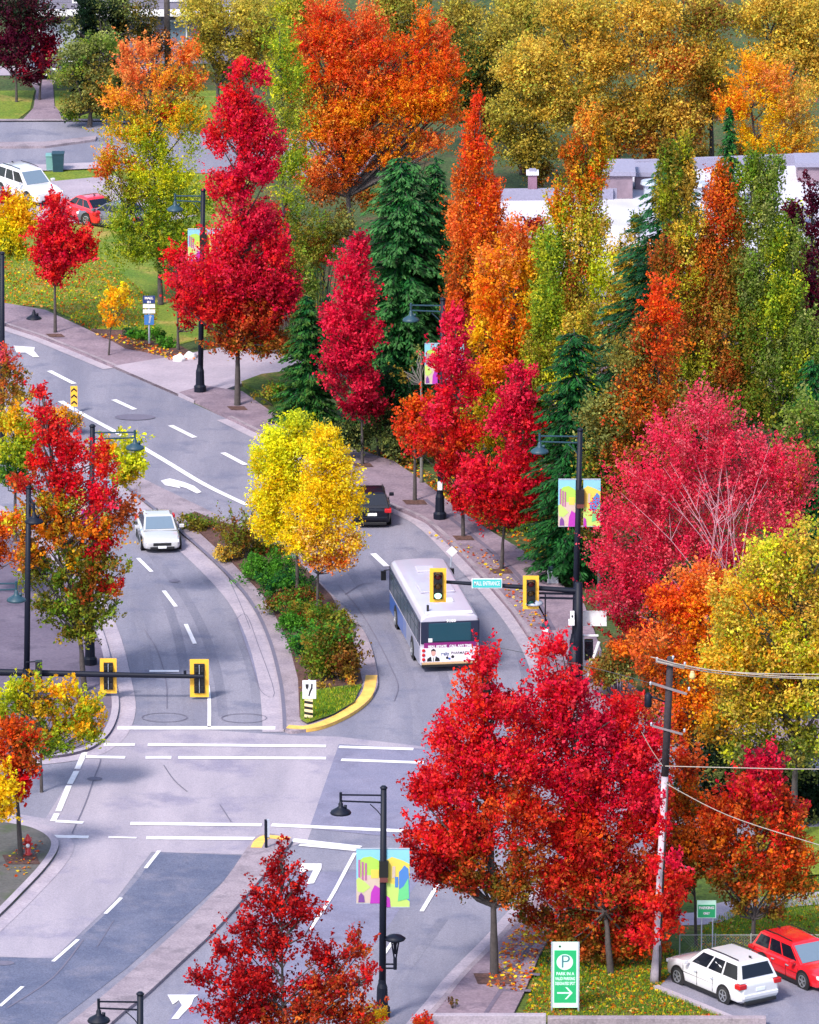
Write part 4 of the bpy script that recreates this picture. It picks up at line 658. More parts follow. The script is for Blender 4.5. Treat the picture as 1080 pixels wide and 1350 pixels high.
for x, y, r_, lb in ((188, 452, 16, 'clipped green shrub nearest the yellow sapling'), (207, 452, 13, 'clipped green shrub right behind the blue sign post'), (219, 462, 14, 'clipped green shrub nearest the white boulders'), (172, 448, 12, 'dark low shrub left of the blue sign post')):
    shrub('clipped_shrub', (x, y), [(x, y-9, r_, 9, 'HEDGE' if x != 172 else 'DGRN')], 'bush', lb, HG, dens=1.3)
# ---- background
tree('oak_tree', (118, 168), [(100, 70, 26, 16, 'DULL'), (135, 60, 24, 18, 'DULL+GRN'), (90, 95, 22, 20, 'DULL+GRN'), (125, 100, 38, 28, 'DULL+OLV'), (110, 130, 34, 20, 'OLV+DULL'), (140, 135, 26, 20, 'OLV+DK'), (95, 150, 14, 8, 'GRN+DK')], 'broad', 'round grey green tree in front of the house across the side street', tw=8)
for bs, bl, lb in [((22, 135), [(20, 15, 40, 22, 'PURP+DK'), (15, 45, 40, 22, 'PURP'), (50, 25, 24, 20, 'PURP+DK'), (15, 75, 34, 20, 'PURP'), (45, 85, 28, 16, 'PURP+MAROON')], 'dark purple tree in the top left corner, nearest the edge'), ((52, 132), [(62, 60, 16, 14, 'PURP+MAROON'), (55, 78, 18, 12, 'PURP+MAROON'), (40, 100, 22, 12, 'PURP')], 'lower purple tree beside the house driveway')]:
    tree('plum_tree', bs, bl, 'maple', lb, 'purple trees in the top left corner', dens=1.1, tw=4)
tree('oak_tree', (170, 128), [(150, 20, 30, 26, 'DK+DULL'), (185, 30, 24, 30, 'DK+OLV'), (120, 10, 26, 26, 'DK'), (205, 60, 22, 20, 'DK+BRN'), (90, 30, 16, 20, 'DK+DULL')], 'broad', 'dark tree in front of the house windows', dens=.55)  # dark green, olive and brown leaves
conifer((118, 120), (118, -60), 26, 'dark blue conifer against the house siding', pn='DK', tipc=(40, 80, 80), pw=.6)
conifer((150, 122), (160, -40), 22, 'dark conifer beside the bluish one in front of the house', pn='DK', tipc=(50, 70, 50), pw=.6)
tree('oak_tree', (290, 170), [(275, 15, 36, 30, 'OGOLD'), (330, 20, 40, 34, 'OGOLD'), (265, 55, 28, 24, 'OGOLD+OLV'), (310, 65, 40, 26, 'OLV+OGOLD'), (350, 60, 30, 26, 'OGOLD'), (300, 95, 36, 16, 'OLV')], 'broad', 'olive gold tree at the top between the house and the orange tree', dens=.95, size=1.1)
bg = [((400, 200), [(385, 10, 34, 40, 'OGOLD+YGRN'), (400, 60, 30, 40, 'OLV+YGRN')], 'yellow olive tree at the top left of the big orange tree'),
 ((890, 262), [(900, 205, 40, 20, 'GOLD+OLV'), (985, 205, 40, 20, 'OGOLD+GOLD+RUST'), (1050, 215, 34, 14, 'YORG+GOLD')], 'row of low golden foliage along the back edge of the white roof'),
 ((545, 220), [(520, 15, 44, 34, 'OGOLD+OLV'), (600, 30, 40, 36, 'OLV+OGOLD'), (560, 60, 40, 30, 'OLV')], 'olive tree at the top behind the big orange tree'),
 ((640, 260), [(610, 80, 44, 36, 'OLV+DGRN'), (650, 60, 40, 40, 'OLV+OGOLD'), (650, 120, 44, 34, 'OLV+DK'), (610, 130, 34, 34, 'DGRN+OLV'), (660, 165, 34, 22, 'OLV+DK')], 'dark olive tree behind the tip of the narrow orange tree'),
 ((700, 300), [(700, 90, 50, 40, 'OGOLD+GOLD'), (680, 150, 40, 34, 'OGOLD+OLV'), (730, 140, 44, 36, 'GOLD+OGOLD'), (690, 195, 44, 26, 'OGOLD+OLV'), (725, 230, 30, 20, 'OLV+BRN')], 'golden tree directly behind the brick chimney'),
 ((770, 290), [(760, 20, 60, 34, 'GOLD+OGOLD'), (790, 80, 56, 40, 'GOLD'), (770, 140, 54, 34, 'GOLD+OGOLD'), (820, 170, 44, 34, 'GOLD+RUST+OLV'), (780, 200, 50, 24, 'GOLD+BRN')], 'golden tree behind the orange tip of the narrow green tree'),
 ((690, 230), [(690, 20, 50, 40, 'OGOLD'), (730, 60, 40, 30, 'OGOLD+GOLD')], 'golden olive tree at the top above the brick chimney'),
 ((860, 290), [(850, 20, 54, 34, 'GOLD'), (880, 80, 50, 40, 'GOLD+RUST'), (850, 140, 50, 36, 'GOLD+OLV'), (900, 160, 44, 34, 'GOLD+BRN'), (860, 195, 54, 22, 'GOLD+RUST+BRN')], 'brownish gold tree above the white roof, left of the pointed conifer'),
 ((940, 280), [(930, 20, 50, 34, 'OGOLD+BRN'), (930, 80, 44, 36, 'GOLD+OGOLD'), (940, 130, 40, 30, 'GOLD+BRN')], 'golden brown tree at the top above the pointed conifer'),
 ((1040, 280), [(1010, 20, 50, 34, 'GOLD+OGOLD'), (1070, 25, 50, 40, 'OGOLD+GOLD'), (1040, 70, 50, 34, 'OGOLD+GOLD'), (1085, 90, 40, 40, 'GOLD')], 'golden tree in the top right corner')]
for bs, bl, lb in bg: tree('oak_tree', bs, bl, 'broad', lb, FO, tw=9, dens=.95, size=1.15, depth=.8)
tree('maple_tree', (1005, 330), [(985, 95, 24, 24, 'YORG'), (1015, 110, 30, 26, 'SALM+YORG'), (965, 140, 26, 24, 'YORG+ORNG'), (1000, 145, 36, 26, 'YORG+YEL'), (1045, 140, 30, 30, 'SALM+GOLD'), (1000, 185, 40, 24, 'YEL+YORG'), (1055, 185, 30, 24, 'YORG+GOLD'), (1035, 210, 34, 16, 'YORG')], 'feather', 'brightest yellow orange tree at the upper right behind the roof', dens=1.05)
# ------------------------------------------------------------------ leaf litter (uncountable)
def scatter(name, polys, n, pn, size, z=.0, flat=.35, mound=0.0):
    pal = palette(pn); pts = []
    for poly, wgt, zz in polys:
        xs = [p[0] for p in poly]; ys = [p[1] for p in poly]; k = 0; m = int(n*wgt)
        while k < m:
            x, y = random.uniform(min(xs), max(xs)), random.uniform(min(ys), max(ys)); ins = False
            for i in range(len(poly)):
                a, c = poly[i], poly[i-1]
                if (a[1] > y) != (c[1] > y) and x < (c[0]-a[0])*(y-a[1])/(c[1]-a[1])+a[0]: ins = not ins
            if ins: pts.append(G(x, y, zz)[:]); k += 1
    c = np.array(pts); N = len(c)
    nn = unit(np.array([0, 0, 1.0])+rng.normal(size=(N, 3))*flat); tt = unit(np.cross(nn, rng.normal(size=(N, 3))))
    if flat > 2: tt = unit(np.array([0, 0, 1.0])+rng.normal(size=(N, 3))*.3); nn = unit(np.cross(tt, rng.normal(size=(N, 3))))
    L = size*rng.uniform(.6, 1.4, N); W = L*(.75 if flat < 2 else .16); c[:, 2] += .02 if flat < 2 else L*.5
    col = pal[rng.integers(0, len(pal), N)]*rng.uniform(.7, 1.2, N)[:, None]
    return tag(leaf_mesh(name, None, c, tt, nn, L, W, np.clip(col, 0, .9)), kind='stuff')
lotg = [(690, 1340), (712, 1262), (740, 1215), (860, 1240), (900, 1260), (868, 1304), (975, 1350)]
bank = [(0, 340), (120, 330), (210, 400), (200, 455), (120, 436), (60, 405), (0, 400)]
strp = [(560, 636), (640, 690), (735, 760), (770, 740), (700, 680), (620, 620)]
strp2 = [(470, 588), (560, 636), (600, 672), (650, 700), (660, 690), (600, 640), (520, 600)]
backg = [(905, 1262), (1080, 1262), (1080, 1100), (1030, 1160), (930, 1222)]
o = scatter('fallen_leaves', [(lotg, .3, .05), (bank, .34, .03), (strp, .14, 0), (strp2, .1, .1), (backg, .14, .05), ([(640, 1300), (665, 1240), (720, 1190), (735, 1210), (690, 1310)], .09, .16), ([(30, 1100), (60, 1110), (30, 1160), (0, 1150)], .01, .16), ([(560, 700), (640, 750), (700, 830), (735, 820), (650, 730)], .03, .17), ([(120, 440), (165, 442), (262, 474), (225, 475)], .04, .2)], 6500, 'YEL+ORNG+PALE+RUST', .15)
tag(o, 'yellow and brown fallen leaves strewn on the grass and pavement', 'leaves')
o = scatter('grass_blades', [(lotg, .35, .05), (bank, .3, .03), (backg, .25, .05), ([(396, 915), (477, 905), (467, 925), (440, 941), (405, 953)], .1, .25)], 36000, 'YGRN+GRN+HEDGE', .13, flat=3)
tag(o, 'short green grass growing on the verges and banks', 'grass')
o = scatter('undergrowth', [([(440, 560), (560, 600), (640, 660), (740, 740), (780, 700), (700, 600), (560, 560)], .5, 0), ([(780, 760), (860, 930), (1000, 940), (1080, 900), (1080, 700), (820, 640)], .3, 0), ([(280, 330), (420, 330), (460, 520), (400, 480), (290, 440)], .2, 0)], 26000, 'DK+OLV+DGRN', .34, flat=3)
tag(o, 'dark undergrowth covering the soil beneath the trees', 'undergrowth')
#PART2
# ================================================================== BUILDINGS
XA, ZA = Vector((1, 0, 0)), Vector((0, 0, 1))
ROOFM = ground_mat('roof_membrane', [(.44, .44, .52), (.52, .50, .57), (.38, .37, .46)], .15, .25, 2, contrast=.05)
PINKW = ground_mat('roof_box_cladding', [(.20, .15, .19), (.26, .19, .23)], .4, 1, 4, contrast=.1)
GREYW = mat('parapet_grey', (.24, .23, .32), .8, noise=.15)
zr = 6.0
mb_ = empty('mall_building', G(880, 540), 'low white flat roofed building behind the narrow trees', 'building')
bo = mb_.location
def L(v, o): return Vector(v)-Vector(o)
def GL(l, z, o): return [G(x, y, z)-Vector(o) for x, y in l]
b = MB(); outl = GL([(632, 264), (808, 262), (812, 226), (1180, 212), (1180, 395), (632, 372)], zr, bo)
b.prism(outl, 0, zr, ROOFM, PINKW); b.build('roof', mb_)
b = MB()
for a, c in zip(outl, outl[1:]+outl[:1]):
    d = (c-a); n_ = Vector((-d.y, d.x, 0)).normalized()*.2
    q = [a+n_, c+n_, c-n_, a-n_]; b.prism(q, zr-.4, zr+.55, GREYW)
b.build('parapet', mb_)
for x0, y0, x1, y1, hh in ((798, 262, 832, 246, 1.2), (838, 250, 870, 238, .7), (1052, 240, 1090, 228, .8), (1040, 300, 1060, 292, .5)):
    a, c = G(x0, y0, zr)-Vector(bo), G(x1, y1, zr)-Vector(bo); b = MB()
    b.prism([(a.x, a.y), (c.x, a.y), (c.x, c.y), (a.x, c.y)], zr+.01, zr+hh, ROOFM, PINKW); b.prism([(a.x-.15, a.y-.15), (c.x+.15, a.y-.15), (c.x+.15, c.y+.15), (a.x-.15, c.y+.15)], zr+hh+.003, zr+hh+.22, GREYW); b.build('roof_box', mb_)
for x, y, s_ in ((858, 262, .9), (878, 268, .6), (760, 300, .7), (925, 262, .8), (1000, 270, .7)):
    q = G(x, y, zr)-Vector(bo); b = MB(); b.lathe([(s_*.4, .012), (s_*.4, s_*.8), (s_*.6, s_*.85), (s_*.55, s_*1.05), (.1, s_*1.15)], q, M_PALEMETAL, 12); b.build('roof_vent', mb_)
ch = G(702, 262, zr)-Vector(bo); b = MB(); BR = mat('chimney_brick', (.22, .12, .18), .9, noise=.3, nscale=3)
b.box(ch+Vector((0, 0, .65)), (.45, .5, 1.3), BR); b.box(ch+Vector((0, 0, 1.36)), (.62, .65, .16), M_WHITE); b.box(ch+Vector((0, 0, 1.48)), (.35, .4, .12), GREYW); b.build('chimney', mb_)
# house across the side street
SID = ground_mat('house_siding', [(.15, .14, .19), (.19, .18, .23)], .2, .4, 1.2, contrast=.05)
hs = empty('house', G(155, 86), 'grey sided house at the top left behind the dark conifers', 'house'); ho = Vector(hs.location)
b = MB(); a, c = G(52, 88)-ho, G(330, 86)-ho
b.box(((a.x+c.x)/2, 5, 3), (c.x-a.x, 9, 6), SID)
for k in range(14): b.box(((a.x+c.x)/2, .48, .5+k*.4), (c.x-a.x+.02, .03, .02), GREYW)
b.build('wall', hs)
b = MB(); b.box(((a.x+c.x)/2, .2, 3.1), (c.x-a.x+.8, 1.2, .25), M_WHITE); b.build('porch_roof', hs)
for px, pz0, pz1, wd, m in ((78, 0.1, 2.4, 2.4, M_PALEMETAL), (232, 1.2, 2.6, 1.3, M_WSH), (190, .9, 2.5, 1.1, M_GLASS), (110, 3.6, 5, 1.3, M_GLASS), (236, 3.7, 5.2, 1.3, M_WSH)):
    x = (G(px, 88)-ho).x; b = MB(); nm = 'garage_door' if px == 78 else 'window'
    b.box((x, .46, (pz0+pz1)/2), (wd, .06, pz1-pz0), M_WHITE); w_ = b.build(nm, hs); b = MB(); b.box((x, .43, (pz0+pz1)/2), (wd-.2, .05, pz1-pz0-.2), m); b.build('pane' if nm == 'window' else 'panel', w_)
b = MB(); p = G(222, 118); s_ = S(p); tp_ = P(219, -60, p.y)-p; b.tube([(0, 0, 0), tp_], [.2, .15], M_BARK, 10); 
o = b.build('utility_pole', None, True); o.location = p; tag(o, 'bare dark wooden pole rising past the top edge in front of the house', 'pole')
# ================================================================== VEHICLES
def wheels(root, L_, W_, r, fx, rx, wd=.22):
    for sx in (fx, rx):
        for sy in (-1, 1):
            w0 = MB(); Mx = Matrix.Rotation(-sy*math.pi/2, 3, 'X'); cy = sy*(W_/2-wd/2+.012)
            w0.lathe([(r*.62, -wd/2), (r*.93, -wd/2), (r, -wd/2+.04), (r, wd/2-.04), (r*.93, wd/2), (r*.62, wd/2)], (sx, cy, r), M_TYRE, 24, Mx)
            t = w0.build('wheel', root, True)
            w1 = MB(); yo = cy+sy*(wd/2+.004); w1.lathe([(r*.64, -.012), (r*.66, .012), (r*.56, .016), (r*.55, -.012)], (sx, yo, r), M_RIM, 24, Mx)
            for k in range(5):
                q = k*2*math.pi/5+.3; w1.box((sx+math.cos(q)*r*.33, yo, r+math.sin(q)*r*.33), (r*.5, .025, r*.13), M_RIM, M=Matrix.Rotation(-q, 3, 'Y'))
            w1.lathe([(r*.14, -.02), (r*.1, .02)], (sx, yo, r), M_RIM, 12, Mx); w1.build('rim', t)
def car(name, loc, rz, L_, W_, H_, paint, label, cat, kind='suv', group=None, glass=M_GLASS, wind=None):
    root = empty(name, loc, label, cat, group, rz); wind = wind or M_WSH
    h = L_/2; w_ = W_/2; gc = .2*H_/1.7; hood = H_*.60; belt = H_*.60; r = .36 if kind != 'sedan' else .32
    # lower body stations: x, zlow, ztop, halfwidth
    if kind == 'sedan': hood = H_*.60; belt = H_*.64
    st = [(-h, gc+.22, belt*.80, w_*.80), (-h+.06, gc+.06, belt*.93, w_*.90), (-h+.25, gc, belt*1.0, w_*.97), (-h*.45, gc-.02, belt, w_), (h*.1, gc-.03, belt*.985, w_), (h*.42, gc-.02, hood*.97, w_*.985), (h*.72, gc, hood*.93, w_*.96), (h-.22, gc+.02, hood*.84, w_*.90), (h-.06, gc+.07, hood*.74, w_*.80), (h, gc+.18, hood*.60, w_*.66)]
    V = []; F = []
    def sec(x, z0, z1, hw):
        dz = z1-z0
        return [(x, 0, z0), (x, hw*.8, z0), (x, hw*.95, z0+dz*.10), (x, hw, z0+dz*.35), (x, hw*.995, z0+dz*.6), (x, hw*.955, z0+dz*.86), (x, hw*.86, z1-.01), (x, hw*.5, z1+.02), (x, 0, z1+.03)]
    rows = []
    for x, z0, z1, hw in st:
        hf = sec(x, z0, z1, hw); rows.append(hf+[(a[0], -a[1], a[2]) for a in hf[-2:0:-1]])
    n = len(rows[0])
    for rw in rows: V += rw
    for i in range(len(rows)-1):
        for k in range(n): F.append((i*n+k, (i+1)*n+k, (i+1)*n+(k+1) % n, i*n+(k+1) % n))
    F.append(tuple(range(n))); F.append(tuple(reversed([(len(rows)-1)*n+k for k in range(n)])))
    b = MB(); b.add(V, F, paint)
    # cabin
    if kind == 'suv': xb0, xt0, xt1, xb1 = -h+.10, -h+.42, h*.10, h*.46
    elif kind == 'van': xb0, xt0, xt1, xb1 = -h+.08, -h+.35, h*.18, h*.60
    else: xb0, xt0, xt1, xb1 = -h+.45, -h*.42, h*.06, h*.46
    wb = w_*.90; wt = w_*.70; zb = belt-.03; zt = H_-.07
    def cab(x, wdt, z): return [(x, -wdt, z), (x, wdt, z)]
    c8 = [Vector(q) for q in ((xb0, -wb, zb), (xb0, wb, zb), (xb1, wb*.93, zb-.02), (xb1, -wb*.93, zb-.02), (xt0, -wt, zt), (xt0, wt, zt), (xt1, wt, zt), (xt1, -wt, zt))]
    xm = (xt0+xt1)/2; top = [Vector(q) for q in ((xt0+.12, -wt*.82, H_-.015), (xt0+.12, wt*.82, H_-.015), (xm, wt*.82, H_+.015), (xt1-.15, wt*.82, H_-.015), (xt1-.15, -wt*.82, H_-.015), (xm, -wt*.82, H_+.015))]
    b.add(c8+top, [(0, 1, 5, 4), (3, 7, 6, 2), (1, 2, 6, 5), (0, 4, 7, 3), (4, 5, 9, 8), (5, 6, 11, 10), (5, 10, 9), (6, 7, 12, 11), (4, 13, 12, 7), (4, 8, 13), (8, 9, 10, 13), (13, 10, 11, 12)], paint)
    body = b.build('body', root, True, bevel=.06)
    body.data.polygons.foreach_set('use_smooth', [True]*len(body.data.polygons))
    try:
        m_ = body.modifiers.new('wn', 'WEIGHTED_NORMAL'); m_.keep_sharp = False
    except Exception: pass
    def inset(A, B, C_, D_, u0, u1, v0, v1, off, m, nm, lab=None, par=None, cuts=()):
        q = MB(); N = (B-A).cross(D_-A).normalized()
        def pt(u, v): return (A*(1-u)+B*u)*(1-v)+(D_*(1-u)+C_*u)*v+N*off
        vs = [pt(u0, v0), pt((u0+u1)/2, v0), pt(u1, v0), pt(u1, v1), pt((u0+u1)/2, v1), pt(u0, v1)]
        q.add(vs, [(0, 1, 4, 5), (1, 2, 3, 4)], m); bk = [v-N*.02 for v in vs]; q.add(vs+bk, [(i, i+6, (i+1) % 6+6, (i+1) % 6) for i in range(6)], M_BLACK)
        return q.build(nm, par or root)
    inset(c8[3], c8[2], c8[6], c8[7], .06, .94, .08, .93, .014, wind, 'windscreen')
    inset(c8[1], c8[0], c8[4], c8[5], .07, .93, .22, .90, .014, glass, 'rear_window')
    for sd in (1, -1):
        A, B, C_, D_ = (c8[1], c8[2], c8[6], c8[5]) if sd > 0 else (c8[0], c8[3], c8[7], c8[4])
        for u0, u1 in ((.05, .33), (.36, .62), (.65, .93)):
            if sd > 0: inset(B, A, D_, C_, 1-u1, 1-u0, .14, .88, .012, glass, 'side_window')
            else: inset(A, B, C_, D_, u0, u1, .14, .88, .012, glass, 'side_window')
        q = MB(); q.box((xb1-.28, sd*(w_+.10), belt+.07), (.16, .22, .15), paint); q.build('mirror', root, bevel=.03)
        q = MB()
        for xx in (-h*.28, h*.14): q = MB(); q.box((xx, sd*(w_+.004), belt*.80), (.18, .03, .035), M_PALEMETAL); q.build('door_handle', root)
        q = MB(); q.box((0, sd*(w_*.985), gc+.03), (L_*.5, .04, .14), M_BLACK)
        for xx in (h*.10, -h*.30, h*.46): q.box((xx, sd*(w_+.001), (gc+belt)/2), (.012, .012, belt*.55), M_BLACK)
        q.box((0, sd*(w_*.99), belt*.62), (L_*.62, .012, .014), M_BLACK); q.build('side_trim', root)
        q = MB(); q.box((-h+.16, sd*w_*.83, belt*.86), (.34, w_*.36, .19), M_RED); q.build('tail_light', root, bevel=.03)
        q = MB(); q.box((h-.17, sd*w_*.66, hood*.70), (.26, w_*.38, .13), M_LAMP); q.build('headlight', root, bevel=.03)
        if kind != 'sedan':
            q = MB(); q.tube([(xt0+.2, sd*wt*.86, H_+.035), (xm, sd*wt*.88, H_+.06), (xt1-.15, sd*wt*.86, H_+.03)], .022, M_BLACK, 6); q.build('roof_rail', root)
    q = MB(); q.box((h-.02, 0, hood*.55), (.08, w_*.9, .14), M_BLACK); q.box((h-.04, 0, gc+.12), (.14, w_*1.2, .12), M_BLACK); q.build('grille', root, bevel=.02)
    q = MB(); q.box((-h+.03, 0, gc+.05), (.14, w_*1.5, .13), M_BLACK); q.box((-h-.005, 0, gc+.30), (.10, w_*1.66, .16), paint); q.build('rear_bumper', root, bevel=.03)
    q = MB(); q.box((-h-.002, 0, belt*.70), (.03, .42, .13), M_PLATE); q.build('number_plate', root)
    q = MB(); q.box((h+.03, 0, hood*.40), (.02, .38, .11), M_PLATE); q.build('number_plate', root)
    q = MB(); q.box((xt0+.25, 0, H_+.05), (.14, .03, .07), M_BLACK); q.build('antenna', root)
    fx, rx = h*.60, -h*.58
    Mx = Matrix.Rotation(math.pi/2, 3, 'X')
    for xx in (fx, rx):
        for sd in (-1, 1): q = MB(); q.lathe([(r+.07, -.005), (r+.07, .008), (.05, .008)], (xx, sd*(w_+.0), r+.01), M_BLACK, 24, Mx); q.build('wheel_arch', root)
    wheels(root, L_, W_, r, fx, rx); return root
def yaw(a, c): v = G(*c)-G(*a); return math.atan2(v.y, v.x)
P_WHITE = mat('white_car_paint', (.60, .595, .63), .22, coat=1.0); P_RED = mat('red_car_paint', (.60, .012, .02), .22, coat=1.0); P_SILV = mat('silver_car_paint', (.50, .50, .52), .25, .15, coat=1.0)
P_BLK = mat('black_car_paint', (.004, .005, .012), .3, coat=.25, spec=.3); P_GREY = mat('grey_car_paint', (.10, .10, .13), .3, coat=.8)
def mid(a, c): return G((a[0]+c[0])/2, (a[1]+c[1])/2)
car('parked_car', (0, 0, 0), 0, 4.9, 1.95, 1.75, P_WHITE, 'white sport utility vehicle with black roof rails parked beside the grass, seen from behind', 'car', 'suv', 'cars in the parking lot')
_w = bpy.data.objects['parked_car']; _w.location = G(951, 1306); _w.rotation_euler[2] = yaw((965, 1322), (899, 1294))
car('parked_car', G(1058, 1288, 0), yaw((1020, 1270), (1078, 1296)), 4.5, 1.9, 1.52, P_RED, 'shiny red sport utility vehicle parked facing out beside the white one', 'car', 'suv', 'cars in the parking lot')
car('moving_car', G(209, 715), yaw((195, 668), (216, 730)), 4.2, 1.82, 1.36, P_SILV, 'silver car driving toward the crossing beside the planted median', 'car', 'sedan')
car('moving_car', G(489, 684), yaw((492, 694), (484, 640)), 3.6, 1.75, 1.6, P_BLK, 'black sport utility vehicle driving away behind the golden median tree', 'car', 'suv')
car('parked_car', G(38, 262), yaw((10, 252), (62, 270)), 4.7, 1.9, 1.7, P_WHITE, 'white sport utility vehicle parked at the upper left behind the small trees', 'car', 'suv', 'cars parked by the grass bank')
car('parked_car', G(116, 289), yaw((140, 296), (80, 276)), 4.4, 1.8, 1.4, P_RED, 'dusty red car parked at the upper left next to the white one', 'car', 'sedan', 'cars parked by the grass bank')
car('parked_car', G(152, 298), yaw((180, 300), (120, 290)), 4.2, 1.75, 1.4, P_GREY, 'grey car parked at the upper left, mostly hidden by the big yellow green tree', 'car', 'sedan', 'cars parked by the grass bank')
car('parked_car', G(56, 96), yaw((56, 92), (58, 102)), 4.4, 1.8, 1.45, P_GREY, 'dark grey car on the house driveway under the purple trees', 'car', 'sedan')
# ---- bus
BW, BL, BH = 2.55, 9.6, 2.58
P_BUSW = mat('bus_white', (.42, .40, .49), .35, coat=.3, noise=.05, nscale=1.5); P_BUSG = mat('bus_grey', (.24, .25, .34), .35, coat=.3, noise=.06); P_BUSB = mat('bus_blue', (.03, .10, .38), .3, coat=.4); P_BUSN = mat('bus_dark_panel', (.015, .02, .045), .25)
bz = yaw((592, 886), (557, 822)); fwd = Vector((math.cos(bz), math.sin(bz), 0)); rear = G(593, 886)
bus = empty('city_bus', rear+fwd*BL/2, 'white and blue city bus driving away with an advertisement on its back', 'bus', None, bz)
h, w_ = BL/2, BW/2
def bsec(x, k=1.0, zt=BH, zl=.30):
    hf = [(0, zl), (w_*.96*k, zl), (w_*k, zl+.06), (w_*k, 1.1), (w_*.985*k, zt-.32), (w_*.95*k, zt-.14), (w_*.84*k, zt-.04), (w_*.5*k, zt), (0, zt+.02)]
    return [(x, y, z) for y, z in hf]+[(x, -y, z) for y, z in hf[-2:0:-1]]
rows = [bsec(-h, .97, BH-.08), bsec(-h+.07, 1, BH-.02), bsec(-h+.3), bsec(0), bsec(h-.35), bsec(h-.1, .99, BH-.03), bsec(h, .93, BH-.12)]
V = [v for rw in rows for v in rw]; n = len(rows[0]); F = [(i*n+k, (i+1)*n+k, (i+1)*n+(k+1) % n, i*n+(k+1) % n) for i in range(len(rows)-1) for k in range(n)]
F += [tuple(range(n)), tuple(reversed([(len(rows)-1)*n+k for k in range(n)]))]
b = MB(); b.add(V, F, P_BUSW); b.build('body', bus, True, bevel=.02)
for sd in (1, -1):
    b = MB(); b.box((0, sd*(w_-.005), 1.72), (BL-.16, .05, 1.06), P_BUSN, M=None); o = b.build('window_band', bus)
    nw = 8
    for k in range(nw):
        x0 = -h+.55+k*(BL-1.1)/nw; q = MB(); q.box((x0+(BL-1.1)/nw/2, sd*(w_+.024), 1.52), ((BL-1.1)/nw-.14, .02, .52), mat('bus_window', (.05, .07, .085), .15)); q.box((x0+(BL-1.1)/nw/2, sd*(w_+.024), 1.99), ((BL-1.1)/nw-.14, .02, .30), mat('bus_window', (.05, .07, .085), .15)); q.build('window', bus)
    q = MB(); q.box((-h+.25+BL*.26, sd*(w_+.006), .74), (BL*.5, .03, .80), P_BUSG); q.box((h-BL*.24, sd*(w_+.006), .74), (BL*.42, .032, .80), P_BUSB)
    for k in range(4): q.box((h-BL*.46-k*.3, sd*(w_+.008), .74), (.14, .034, .80), P_BUSB)
    q.box((0, sd*(w_+.01), 1.17), (BL-.4, .04, .05), P_BUSW); q.build('side_panel', bus)
    q = MB(); q.tube([(h-.1, sd*(w_-.05), 2.1), (h+.15, sd*(w_+.22), 2.0)], .025, M_BLACK, 6); q.box((h+.12, sd*(w_+.24), 1.78), (.12, .22, .42), M_BLACK); q.build('mirror', bus, bevel=.03)
q = MB(); q.box((-h-.015, 0, 1.78), (.05, BW*.985, .98), P_BUSN); bp_ = q.build('rear_panel', bus, bevel=.02)
q = MB(); q.box((-h-.035, 0, 1.80), (.04, BW*.72, .80), mat('bus_rear_glass', (.01, .05, .075), .08)); q.build('rear_window', bus, bevel=.03)
X2, Y2 = Vector((0, -1, 0)), Vector((0, 0, 1)); O2 = Vector((-h-.062, 0, 0))   # rear face, seen from behind
assert X2.cross(Y2).x < 0
q = MB(); PUR = mat('advert_purple', (.20, .01, .14), .4)
q.box((-h-.02, 0, 1.22), (.07, BW*.88, .24), PUR); q.build('advert_header', bus)
text_obj('REAL ESTATE   CALL ANY TIME', .15, O2+ZA*1.17, X2, ZA, .004, M_WHITE, bus, width=BW*.74, bold=.008)
q = MB(); q.box((-h-.025, 0, .80), (.09, BW*.99, .62), mat('advert_white', (.74, .68, .78), .4)); ad = q.build('advert_board', bus)
O3 = Vector((-h-.071, 0, 0)); q = MB(); SK = mat('portrait_skin', (.55, .30, .26), .6); 
q.flat([(-1.0, .52), (-.98, .66), (-.84, .74), (-.60, .74), (-.46, .66), (-.44, .52)], O3, X2, ZA, .003, M_BLACK); q.flat([(-.78, .52), (-.82, .74), (-.62, .74), (-.66, .52)], O3, X2, ZA, .006, M_WHITE); q.flat([(-.735, .52), (-.735, .70), (-.705, .70), (-.705, .52)], O3, X2, ZA, .009, M_BLACK)
q.flat(circ(-.72, .90, .10, 16, .145), O3, X2, ZA, .009, SK); q.flat([(-.83, .93), (-.81, 1.04), (-.72, 1.09), (-.63, 1.04), (-.61, .93), (-.65, .99), (-.79, .99)], O3, X2, ZA, .012, M_BLACK); q.build('advert_portrait', bus)
text_obj('PHARMAZAVE', .17, O3+X2*.52+ZA*.86, X2, ZA, .004, M_BLACK, bus, width=.95, bold=.002); text_obj('realty', .22, O3-X2*.22+ZA*.84, X2, ZA, .004, mat('advert_ink', (.12, .15, .25), .5), bus, width=.36, bold=.01)
q = MB(); q.flat(circ(-.12, .66, .06), O3, X2, ZA, .004, M_BLACK); q.flat(circ(.12, .70, .07), O3, X2, ZA, .004, M_BLACK); q.flat(circ(-.02, .62, .05), O3, X2, ZA, .007, P_BUSB); q.build('advert_mark', bus)
for sd in (-1, 1):
    for zz in (1.02, .82, .62):
        q = MB(); q.lathe([(.075, -.02), (.075, .02), (.05, .035)], (-h-.08, sd*(w_*.90), zz), M_RED, 16, Matrix.Rotation(-math.pi/2, 3, 'Y')); q.build('tail_light', bus)
q = MB(); q.box((-h-.03, 0, .43), (.14, BW*.95, .10), mat('bumper_bronze', (.45, .30, .16), .5)); q.box((-h-.01, 0, .33), (.12, BW*.96, .14), M_BLACK); q.build('rear_bumper', bus, bevel=.02)
text_obj('9100', .16, O2+ZA*2.30-X2*(-.05), X2, ZA, .012, M_WHITE, bus, width=.42, bold=.012)
q = MB(); q.box((-h-.055, .85, 1.46), (.02, .17, .17), M_WHITE); q.build('sticker', bus)
